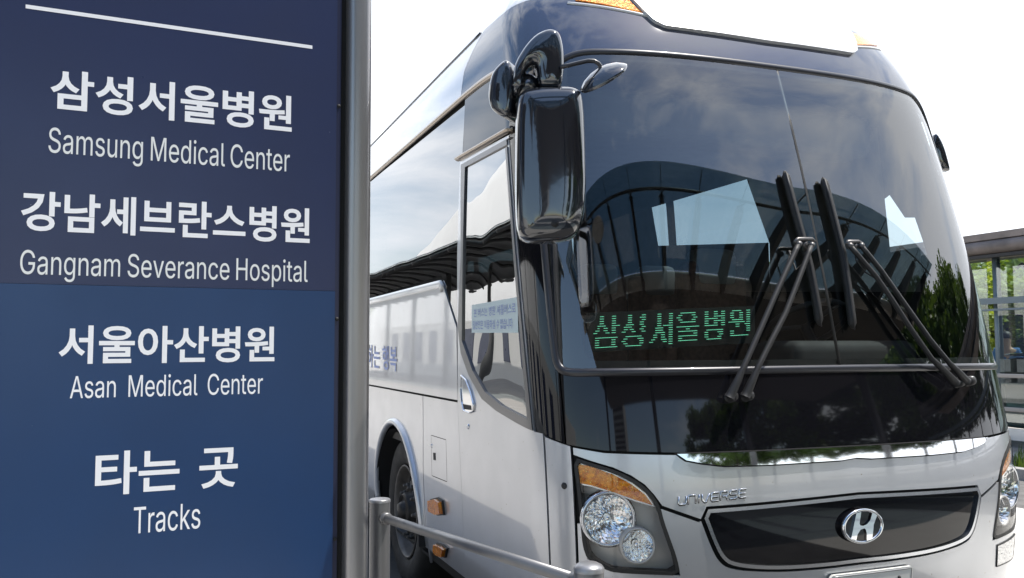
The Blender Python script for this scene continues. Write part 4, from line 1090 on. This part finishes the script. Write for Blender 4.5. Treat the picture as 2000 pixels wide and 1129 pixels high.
#@@GROUND
M['road'] = mat('asphalt', (.075, .073, .070), .85, noise=.25, nscale=3, bump=.3, bscale=160)
M['paving'] = mat('concrete_paving', (.42, .405, .385), .8, noise=.12, nscale=2, bump=.1, bscale=60)
M['kerb'] = mat('granite_kerb', (.38, .37, .36), .7, noise=.2, nscale=12)
def ground(name, x0, x1, y0, y1, z, m):
    o = mk(name, [(x0, y0, z), (x1, y0, z), (x1, y1, z), (x0, y1, z)], [(0, 1, 2, 3)], m, None, False); tag(o, kind='structure'); return o
ground('ground', -900, 900, -900, 900, -.01, M['road'])
ground('road', -.3, 9, -80, 120, 0, M['road'])
p_ = MB(); p_.box((-30, -80, -.05), (-.45, 120, .15)); tag(p_.build('pavement', M['paving'], None), kind='structure')
k_ = MB(); k_.rbox((-.449, -80, -.05), (-.30, 120, .153), .015, 2); tag(k_.build('kerb', M['kerb'], None), kind='structure')
p_ = MB(); p_.box((9.0, -80, -.05), (16, 120, .12)); tag(p_.build('pavement', M['paving'], None), kind='structure')

#@@ENV
def tan_(d): return math.tan(R(d))
def leafmat(name, c1, c2):
    m = mat(name, c1, .55, 0, col2=c2, nscale=.9); t = m.node_tree; b = t.nodes['Principled BSDF']
    tr = t.nodes.new('ShaderNodeBsdfTranslucent'); mxs = t.nodes.new('ShaderNodeMixShader'); mxs.inputs[0].default_value = .3
    tr.inputs[0].default_value = (c1[0] * 1.6, c1[1] * 1.5, c1[2], 1)
    t.links.new(b.outputs[0], mxs.inputs[1]); t.links.new(tr.outputs[0], mxs.inputs[2]); t.links.new(mxs.outputs[0], t.nodes['Material Output'].inputs[0]); return m
M['leaf'] = leafmat('leaf_green', (.10, .17, .025), (.045, .09, .015))
M['leafy'] = leafmat('leaf_yellow_green', (.26, .33, .045), (.12, .19, .03))
M['bark'] = mat('bark', (.09, .07, .05), .9, noise=.3)
def crown_mesh(seed, n=2600, lf=.16):
    """leaf quads gathered in clumps, unit crown about 1 m radius centred at 0,0,0"""
    g = random.Random(seed); cl = []
    for i in range(34):
        a = g.uniform(0, 6.283); r_ = g.uniform(0, 1) ** .5; z = g.uniform(-.75, .95); k = math.sqrt(max(.05, 1 - (z * .9) ** 2)); cl.append((Vector((math.cos(a) * r_ * k, math.sin(a) * r_ * k, z)), g.uniform(.16, .34)))
    V = []; F = []
    for i in range(n):
        c, r_ = g.choice(cl); p = c + Vector([g.gauss(0, 1) for _ in range(3)]).normalized() * r_ * g.uniform(.3, 1.05)
        a = Vector([g.gauss(0, 1) for _ in range(3)]).normalized(); b = a.orthogonal().normalized() * lf * g.uniform(.25, .5); c2 = a.cross(b).normalized() * lf * g.uniform(.2, .4)
        k = len(V); V += [p - b, p - c2, p + b, p + c2]; F.append((k, k + 1, k + 2, k + 3))
    return V, F
def tree_proto(m, seed, n=2600, lf=.16, label='', group=None, loc=(0, 0, 0), h=5, wd=2.0):
    t = thing('tree', label, 'tree', loc, 0, group)
    mb_ = MB(); g = random.Random(seed + 9); th = h * .45
    mb_.tube([(0, 0, 0), (.02 * h, 0, th * .5), (0, .02 * h, th), (0, 0, h * .75)], [h * .022, h * .018, h * .014, h * .004], 8)
    for k in range(7):
        a = g.uniform(0, 6.28); z0 = g.uniform(.35, .65) * h; e = Vector((math.cos(a) * wd * .6, math.sin(a) * wd * .6, z0 + h * g.uniform(.08, .25)))
        mb_.tube([Vector((0, 0, z0)), Vector((0, 0, z0)).lerp(e, .5) + Vector((0, 0, .1)), e], [h * .01, h * .007, h * .002], 6)
    tr = mk('trunk', mb_.v, mb_.f, M['bark'], t, True, local=True)
    V, F = crown_mesh(seed, n, lf); cz = h * .66
    cr_ = mk('crown', [(v.x * wd, v.y * wd, cz + v.z * (h - cz)) for v in V], F, m, t, False, local=True)
    return t
def copy_thing(t, loc, rz, sc, label):
    r_ = t.copy(); COL.objects.link(r_); r_.location = loc; r_.rotation_euler = (0, 0, rz); r_.scale = (sc,) * 3; r_['label'] = label
    for ch in list(t.children):
        c_ = ch.copy(); COL.objects.link(c_); c_.parent = r_
        for g in ch.children:
            d_ = g.copy(); COL.objects.link(d_); d_.parent = c_
    return r_
def ground_at(az, dist, z=0): return Vector((CAM.x + math.sin(R(az)) * dist, CAM.y + math.cos(R(az)) * dist, z))
# trees across the street, behind the far shelter
t0 = tree_proto(M['leafy'], 3, 7000, .10, 'small yellow green tree right behind the shelter post', 'young trees behind the shelter', ground_at(50.6, 24), 3.5, 2.3)
copy_thing(t0, ground_at(48.6, 27), 1.3, 1.0, 'young yellow green tree behind the shelter glass close to the coach edge')
copy_thing(t0, ground_at(52.6, 22), 2.6, .95, 'yellow green tree at the right picture edge behind the shelter')
t1_ = tree_proto(M['leaf'], 5, 7000, .10, 'darker green tree on the slope left of the white gable', 'trees on the slope', ground_at(48.6, 40), 3.3, 3.2)
for az_, d_, sc_2, lb_ in ((51.2, 46, 1.0, 'round green tree on the slope below the far wood'), (53.5, 43, 1.1, 'dark green tree on the slope at the right picture edge')):
    copy_thing(t1_, ground_at(az_, d_, 0), az_, sc_2, lb_)
# wooded hill
V = []; F = []; nx, ny = 60, 14
for i in range(nx + 1):
    for j in range(ny + 1):
        az = 30 + 45 * i / nx; d_ = 62 + 70 * j / ny; p = ground_at(az, d_); V.append((p.x, p.y, 8.5 * math.sin(min(1, j / ny * 1.4) * math.pi / 2) + 1.1 * math.sin(i * .7) * (j > 2) + .6 * math.sin(i * 1.9 + j)))
for i in range(nx):
    for j in range(ny): a = i * (ny + 1) + j; F.append((a, a + ny + 1, a + ny + 2, a + 1))
hill = mk('hill', V, F, mat('hill_ground', (.07, .10, .03), .9, noise=.4, nscale=.3), None, True); tag(hill, kind='structure')
g_ = random.Random(8); V2 = []; F2 = []
for i in range(9000):
    p = Vector(V[g_.randrange(len(V))]) + Vector((g_.uniform(-2, 2), g_.uniform(-2, 2), g_.uniform(0, 2.2)))
    a = Vector([g_.gauss(0, 1) for _ in range(3)]).normalized(); b = a.orthogonal().normalized() * g_.uniform(.3, .6); c2 = a.cross(b) * .8; k = len(V2)
    V2 += [p - b, p - c2, p + b, p + c2]; F2.append((k, k + 1, k + 2, k + 3))
wd_ = mk('hill_wood', V2, F2, leafmat('wood_leaf', (.16, .22, .06), (.07, .12, .03)), None, False); tag(wd_, kind='stuff')
# dark trees behind the camera, seen in the coach glass
tb = tree_proto(M['leaf'], 21, 9000, .12, 'tall dark green tree mirrored low in the black panel under the windscreen', 'trees across from the coach front', ground_at(160, 36), 11.5, 5.6)
q_ = 0
for az_, d_, s_ in ((152, 40, 1.0), (144, 43, 1.12), (136, 38, .95), (128, 42, 1.05), (121, 39, 1.0), (114, 44, 1.15), (106, 40, .9), (99, 43, 1.0), (91, 40, .8), (82, 46, .55)):
    q_ += 1; copy_thing(tb, ground_at(az_, d_ * .82), az_, s_, 'dark green tree of the row mirrored in the coach front'); bpy.context.view_layer.update()
for o in bpy.data.objects:
    if o.get('group') == 'trees across from the coach front': o['label'] = 'dark green tree of the row mirrored in the coach front'
# ---- station canopy beside and behind the camera
M['wbeam'] = mat('dark_steel_beam', (.02, .02, .022), .5, .2)
M['under'] = mat('brown_soffit', (.075, .062, .052), .7, noise=.2, nscale=.4)
M['clad'] = mat('white_cladding', (.78, .78, .77), .5, noise=.04, nscale=.4)
M['canopyglass'] = glass('canopy_glass', (.42, .50, .52), 1.5)
M['beige'] = mat('beige_beam', (.36, .32, .28), .5, noise=.1)
cnp = thing('glass_canopy', 'glass canopy on black ribs mirrored in the windscreen', 'canopy', (2, -8, .15))
m_ = MB(); m_.box((-7, -7.0, 6.00), (13, -3.75, 6.012)); m_.build('glass_roof', M['canopyglass'], cnp)
m_ = MB(); m_.box((-7, -14, 5.95), (13, -7.3, 6.15)); m_.build('soffit', M['under'], cnp)
m_ = MB(); m_.tube([(x, -7.1 + .0 * x, 5.85) for x in np.linspace(-7, 13, 20)], .17, 16); m_.build('edge_beam', M['beige'], cnp, True)
m_ = MB(); m_.tube([(x, -4.25, 5.9) for x in np.linspace(-7, 13, 20)], .03, 8); m_.build('tie_rod', M['wbeam'], cnp, True)
for i, x in enumerate(np.arange(-6.4, 13, 1.35)):
    m_ = MB(); m_.add([(x - .07, -7.1, 5.60), (x + .07, -7.1, 5.60), (x + .07, -4.5, 5.86), (x - .07, -4.5, 5.86), (x - .07, -7.1, 5.99), (x + .07, -7.1, 5.99), (x + .07, -4.5, 5.99), (x - .07, -4.5, 5.99)], [(0, 1, 2, 3), (7, 6, 5, 4), (0, 4, 5, 1), (1, 5, 6, 2), (2, 6, 7, 3), (3, 7, 4, 0)])
    m_.tube([(x, -4.5, 5.96), (x, -3.78, 5.98)], .012, 6); m_.tube([(x - .12, -4.3, 5.93), (x + .12, -4.5, 5.93)], .015, 6); m_.tube([(x + .12, -4.3, 5.93), (x - .12, -4.5, 5.93)], .015, 6)
    m_.build('rib', M['wbeam'], cnp)
for x in (-6, 0, 6, 12):
    m_ = MB(); m_.tube([(x, -10.5, .15), (x, -10.5, 5.95)], .16, 16); m_.build('column', M['steel'], cnp, True)
shl = thing('platform_shelter', 'long dark ribbed platform roof mirrored in the coach side windows', 'shelter', (-8, 15, .15))
rows = []; rw2 = []
for i in range(15):
    t = i / 14; x = -5.9 - t * 5.5; z = 4.75 + .95 * math.sin(math.pi * min(1, t * .9 + .06)); rows.append([(x, y, z) for y in (-3, 60)]); rw2.append([(x, y, z + .12) for y in (-3, 60)])
m_ = MB(); m_.sheet(rows[2:]); m_.build('underside', M['wbeam'], shl, True); m_ = MB(); m_.sheet(rw2[2:]); m_.build('roof_sheet', M['clad'], shl, True)
m_ = MB(); m_.sheet(rw2[:4]); m_.build('glass_eave', M['canopyglass'], shl, True)
for y in np.arange(-2.5, 60, 2.2):
    m_ = MB(); m_.tube([(r_[0][0], y, r_[0][2] - .10) for r_ in rows], .075, 6); m_.build('rafter', M['wbeam'], shl, True)
for y in np.arange(0, 60, 5.5):
    m_ = MB(); m_.tube([(-9.4, y, .15), (-9.4, y, 5.2)], .11, 12); m_.build('column', M['steel'], shl, True)
m_ = MB(); m_.box((-13.1, -6, .15), (-13.0, 62, 3.4)); m_.build('back_wall', M['clad'], shl)
for y in np.arange(2, 58, 3.2):
    m_ = MB(); m_.box((-12.99, y, 1.0), (-12.95, y + 1.5, 2.9)); m_.build('wall_panel', M['panelglass2'] if 'panelglass2' in M else M['signtop'], shl)
hall = thing('station_hall', 'huge white curved station hall mirrored in the coach side windows', 'building', (-18, 40, 0))
ys = [8, 20, 31, 42, 49, 56, 65, 75, 90]; zs = [9.5, 12.2, 13.2, 14.3, 14.6, 14.2, 12.4, 9.8, 5]
yy = np.linspace(8, 90, 42); zz = ceval(cspline(np.array(ys, float), np.array(zs, float)), yy)
m_ = MB(); m_.sheet([[(-16, y, .15), (-16.1, y, z * .35), (-16.6, y, z * .70), (-17.6, y, z * 1.0), (-19.5, y, z * 1.22), (-28, y, z * 1.4)] for y, z in zip(yy, zz)]); m_.build('hall_roof', M['clad'], hall, True)
tw = thing('apartment_block', 'pale apartment block mirrored beside the lit display in the windscreen', 'building', (-60, -150, 0))
m_ = MB(); m_.box((-72, -160, 0), (-50, -148, 52)); m_.build('wall', mat('concrete', (.4, .4, .4), .8), tw)
for k in range(15):
    m_ = MB(); m_.box((-71, -147.95, 3 + k * 3.2), (-51, -147.8, 4.6 + k * 3.2)); m_.build('window', M['dark'], tw)
# ---- opposite side: apron, verge, rail, shelter, cars
ground('apron', 2.9, 6.3, -60, 120, .004, mat('sunlit_concrete', (.62, .60, .56), .85, noise=.06, nscale=1.5, bump=.1))
ground('lane', 6.3, 7.9, -60, 120, .003, mat('worn_asphalt', (.16, .155, .15), .9, noise=.3, nscale=6, bump=.3))
vb = MB(); vb.box((7.9, -60, -.05), (8.05, 120, .13)); tag(vb.build('verge_kerb', M['kerb'], None), kind='structure')
ground('verge', 8.05, 9.6, -60, 120, .06, mat('soil', (.09, .08, .05), .95, noise=.3, nscale=5))
g_ = random.Random(2); V2 = []; F2 = []
for i in range(5200):
    x = g_.uniform(8.15, 9.3); y = g_.uniform(-2, 22); p = Vector((x, y, .06)); hh = g_.uniform(.06, .26); a = g_.uniform(0, 6.28); d_ = Vector((math.cos(a), math.sin(a), 0)) * .014; k = len(V2)
    V2 += [p - d_, p + d_, p + Vector((g_.uniform(-.06, .06), g_.uniform(-.06, .06), hh))]; F2.append((k, k + 1, k + 2))
tag(mk('grass', V2, F2, M['leaf'], None, False), kind='stuff')
rl = thing('guard_rail', 'low rail of two light bars along the verge across the street', 'railing', (9.4, 6, .06))
for z_ in (.67, 1.13):
    m_ = MB(); m_.rbox((9.36, -10, z_), (9.42, 60, z_ + .055), .01, 2); m_.build('bar', mat('rail_paint', (.45, .40, .36), .5), rl)
m_ = MB(); m_.box((9.37, -10, .28), (9.41, 60, .44)); m_.build('bar', M['white'], rl)
for y in np.arange(-8, 60, 2.6):
    m_ = MB(); m_.box((9.37, y, .06), (9.41, y + .05, 1.14)); m_.build('post', M['steel'], rl)
M['shsteel'] = mat('blue_grey_steel', (.16, .20, .22), .45, .3)
M['shroof'] = mat('weathered_steel_beam', (.24, .20, .18), .5, .2, noise=.35, nscale=3)
sh = thing('bus_shelter', 'long steel and glass waiting shelter across the street at the right edge', 'shelter', (10.2, 12, .06))
m_ = MB(); m_.box((9.7, -6, 3.12), (12.6, 40, 3.22)); m_.build('roof', M['shroof'], sh)
m_ = MB(); m_.tube([(9.78, -6, 3.02), (9.78, 40, 3.02)], .11, 16); m_.build('beam', M['shroof'], sh, True)
m_ = MB(); m_.box((9.72, -6, 2.86), (9.86, 40, 2.905)); m_.build('beam', M['wbeam'], sh)
m_ = MB(); m_.box((9.76, -6, 2.18), (9.84, 40, 2.27)); m_.build('transom', M['shsteel'], sh)
m_ = MB(); m_.box((9.76, -6, 2.08), (9.80, 40, 2.11)); m_.build('transom', M['shsteel'], sh)
pz = ground_at(50.35, 1); 
def y_at(px, X): 
    r_ = ray(px, 700); return CAM.y + r_.y / r_.x * (X - CAM.x)
yp = y_at(1953, 9.9)
for k in range(-2, 8):
    m_ = MB(); m_.tube([(9.9, yp + k * 3.0, .06), (9.9, yp + k * 3.0, 2.9)], .055, 14); m_.build('post', M['shsteel'], sh, True)
    m_ = MB(); m_.box((9.80, yp + k * 3.0 + .08, .45), (9.81, yp + k * 3.0 + 2.92, 2.84)); m_.build('pane', M['panelglass'], sh)
# cars
def car(loc, rz, colr, label):
    t = thing('parked_car', label, 'car', loc, rz)
    prof = [(-2.2, .45), (-2.25, .75), (-1.9, .92), (-1.25, .98), (-.55, 1.42), (.9, 1.46), (1.75, 1.05), (2.2, .98), (2.3, .6), (2.2, .35), (-2.1, .3)]
    low = [(-2.2, .45), (-2.25, .75), (-1.9, .92), (-1.25, .98), (1.75, 1.05), (2.2, .98), (2.3, .6), (2.2, .32), (-2.1, .30)]
    def ext(pl, w0, mname, mt, wtop=None):
        pl = densify(chaikin(pl, 2), .25); n = len(pl); V = []
        lay = [(-w0, .94), (-w0 * .985, 1), (w0 * .985, 1), (w0, .94)]
        c = np.mean(pl, 0); F = []
        for (yy_, k) in lay:
            for (x, z) in pl:
                nar = 1 if not wtop else 1 - (z - .95) / .5 * wtop
                V.append((c[0] + (x - c[0]) * k, yy_ * nar, c[1] + (z - c[1]) * k))
        for L_ in range(3):
            for i in range(n): j = (i + 1) % n; F.append((L_ * n + i, L_ * n + j, (L_ + 1) * n + j, (L_ + 1) * n + i))
        F.append(tuple(range(n))); F.append(tuple(range(3 * n, 4 * n))[::-1])
        return mk(mname, V, F, mt, t, True, local=True)
    pm = mat('car_paint', colr, .18, .3, coat=1)
    ext(low, .88, 'body', pm)
    ext([(-1.25, .95), (-.55, 1.38), (.9, 1.42), (1.7, 1.02)], .80, 'cabin_glass', mat('car_glass', (.02, .025, .03), .05, 0, ior=1.7), .18)
    ext([(-.62, 1.385), (-.5, 1.43), (.2, 1.47), (.85, 1.455), (.98, 1.41)], .66, 'roof', pm)
    for x in (-1.4, 1.4):
        for sy in (-1, 1):
            m_ = MB(); m_.lathe([(0, .02), (.2, .02), (.22, .0), (.30, .0), (.325, -.03), (.325, -.2), (0, -.2)], (x, sy * .88, .325), (0, sy, 0), 28); wq = mk('wheel', m_.v, m_.f, M['tyre'], t, True, local=True)
            m_ = MB(); m_.lathe([(0, .03), (.06, .025), (.20, .021), (.215, .015)], (x, sy * .88, .325), (0, sy, 0), 20); mk('hubcap', m_.v, m_.f, M['satin'], wq, True, local=True)
    for x, mm_ in ((-2.22, M['white']), (2.27, mat('tail_lamp', (.5, .02, .02), .2))):
        for sy in (-1, 1):
            m_ = MB(); m_.rbox((x - .05, sy * .62 - .16, .68), (x + .05, sy * .62 + .16, .80), .02); mk('lamp', m_.v, m_.f, mm_, t, True, local=True)
    return t
pc = ray(1985, 720); 
X1 = 11.6; car((X1, y_at(1990, X1) - 1.2, 0), R(90), (.06, .16, .17), 'dark teal car parked just behind the guard rail')
X1 = 15.5; car((X1, y_at(1998, X1) , .0), R(90), (.012, .012, .014), 'black saloon car behind the teal car and the shelter post')
# person in blue behind the shelter post
def person(loc, rz, label):
    t = thing('person', label, 'person', loc, rz)
    V = []; 
    J = dict(pel=(0, 0, .95), wai=(0, 0, 1.08), che=(0, .01, 1.32), nek=(0, 0, 1.48), hd0=(0, -.01, 1.56), hd1=(0, -.02, 1.70), ls=(-.18, 0, 1.42), le=(-.24, .02, 1.15), lw=(-.25, -.06, .90), rs=(.18, 0, 1.42), re=(.25, .03, 1.15), rw=(.24, -.04, .90), lh=(-.10, 0, .90), lk=(-.11, -.02, .50), la=(-.11, .03, .09), lt=(-.12, -.12, .04), rh=(.10, 0, .90), rk=(.12, -.02, .50), ra=(.12, .03, .09), rt=(.13, -.12, .04))
    rad = dict(pel=.15, wai=.14, che=.16, nek=.06, hd0=.085, hd1=.095, ls=.065, le=.045, lw=.032, rs=.065, re=.045, rw=.032, lh=.09, lk=.06, la=.04, lt=.04, rh=.09, rk=.06, ra=.04, rt=.04)
    def chain(nm, links, m, kk=1.0):
        ks = []
        for a, b in links:
            for x in (a, b):
                if x not in ks: ks.append(x)
        me = bpy.data.meshes.new(nm); me.from_pydata([J[k] for k in ks], [(ks.index(a), ks.index(b)) for a, b in links], []); me.materials.append(m)
        o = bpy.data.objects.new(nm, me); COL.objects.link(o); o.parent = t
        md = o.modifiers.new('skin', 'SKIN')
        if not me.skin_vertices: 
            lay = None
        for i, k in enumerate(ks):
            sv = me.skin_vertices[0].data[i] if me.skin_vertices else None
            if sv: sv.radius = (rad[k] * kk, rad[k] * kk * (.72 if k in ('che', 'pel', 'wai') else 1)); sv.use_root = (i == 0)
        ss = o.modifiers.new('sub', 'SUBSURF'); ss.levels = 1; ss.render_levels = 2
        return o
    links = [('pel', 'wai'), ('wai', 'che'), ('che', 'nek'), ('nek', 'hd0'), ('hd0', 'hd1'), ('che', 'ls'), ('ls', 'le'), ('le', 'lw'), ('che', 'rs'), ('rs', 're'), ('re', 'rw'), ('pel', 'lh'), ('lh', 'lk'), ('lk', 'la'), ('la', 'lt'), ('pel', 'rh'), ('rh', 'rk'), ('rk', 'ra'), ('ra', 'rt')]
    for nm, lk, m, kk in (('body', links, mat('skin', (.45, .28, .2), .6), 1.0), ('shirt', [('wai', 'che'), ('che', 'ls'), ('ls', 'le'), ('che', 'rs'), ('rs', 're')], mat('blue_shirt', (.05, .16, .36), .8), 1.16), ('trousers', [('wai', 'pel'), ('pel', 'lh'), ('lh', 'lk'), ('lk', 'la'), ('pel', 'rh'), ('rh', 'rk'), ('rk', 'ra')], mat('dark_trousers', (.03, .035, .05), .8), 1.14)):
        me = bpy.data.meshes.new(nm)
        chain(nm, lk, m, kk)
    m_ = MB(); m_.lathe([(0, .125), (.06, .11), (.098, .06), (.104, 0), (.098, -.03)], (0, .01, 1.67), (0, .15, 1), 20); mk('hair', m_.v, m_.f, mat('black_hair', (.015, .012, .01), .5), t, True, local=True)
    return t
X1 = 13.4; person((X1, y_at(1967, X1), .06), R(-50), 'person in a blue shirt standing behind the shelter post')
# gabled house and dark building on the slope
hs = thing('gabled_house', 'white gable end of a small house above the trees at the right edge', 'house', tuple(ground_at(52.6, 56)))
c = at_depth(1997, 545, 50); w0 = 2.3
dx = Vector((math.cos(R(50)), -math.sin(R(50)), 0)); dy = Vector((math.sin(R(50)), math.cos(R(50)), 0))
def hb(nm, pts, m, d0_, d1_):
    n = len(pts); V = [c + dx * x + Vector((0, 0, z)) + dy * d0_ for x, z in pts] + [c + dx * x + Vector((0, 0, z)) + dy * d1_ for x, z in pts]
    F = [tuple(range(n))[::-1], tuple(range(n, 2 * n))] + [(i, (i + 1) % n, (i + 1) % n + n, i + n) for i in range(n)]
    return mk(nm, V, F, m, hs, False)
hb('wall', [(-w0 * .5, -4), (w0 * .5, -4), (w0 * .5, -.3), (0, .75), (-w0 * .5, -.3)], M['clad'], 0, 4)
hb('roof', [(-w0 * .62, -.45), (-w0 * .62, -.28), (0, .95), (w0 * .62, -.28), (w0 * .62, -.45), (0, .77)], M['dark'], -.3, 4.3)
hb('window', [(-.2, -.2), (.2, -.2), (.2, .12), (-.2, .12)], M['dark'], -.02, .02)
ob = thing('dark_tower_block', 'dark grey block with a pale side on the slope behind the shelter glass', 'building', tuple(at_depth(1933, 700, 58)))
a_ = at_depth(1925, 700, 58); b_ = at_depth(1944, 700, 58); zt = at_depth(1935, 520, 58).z
m_ = MB(); m_.add([(a_.x, a_.y, 0), (b_.x, b_.y, 0), (b_.x, b_.y, zt), (a_.x, a_.y, zt), (a_.x + 3, a_.y + 3, 0), (b_.x + 3, b_.y + 3, 0), (b_.x + 3, b_.y + 3, zt), (a_.x + 3, a_.y + 3, zt)], [(0, 1, 2, 3), (7, 6, 5, 4), (0, 4, 5, 1), (1, 5, 6, 2), (2, 6, 7, 3), (3, 7, 4, 0)]); m_.build('wall', mat('slate_wall', (.05, .06, .075), .5), ob)
lmp = thing('street_lamp', 'curved arm street lamp behind the shelter glass', 'street lamp', tuple(Vector((at_depth(1930, 700, 30).x, at_depth(1930, 700, 30).y, 0))))
b0 = at_depth(1930, 700, 30); m_ = MB(); m_.tube([(b0.x, b0.y, 0), tuple(at_depth(1930, 585, 30)), tuple(at_depth(1932, 574, 30)), tuple(at_depth(1938, 568, 30))], .05, 8); m_.build('pole', M['steel'], lmp, True)
m_ = MB(); p0_ = at_depth(1936, 567, 30); p1_ = at_depth(1949, 566, 30); m_.tube([p0_, p1_], [.07, .13], 8); m_.build('lamp_head', M['white'], lmp, True)
# far door mirror seen as a dark sliver beyond the windscreen edge
dm = [at_depth(px, py, 5.05) for px, py in ((1822, 262), (1830, 262), (1842, 285), (1850, 318), (1853, 334), (1846, 336), (1825, 330), (1815, 296))]
slab(dm, Vector((-.3, -.95, 0)), .06, .02).build('offside_mirror', M['mirror'], bus, True)
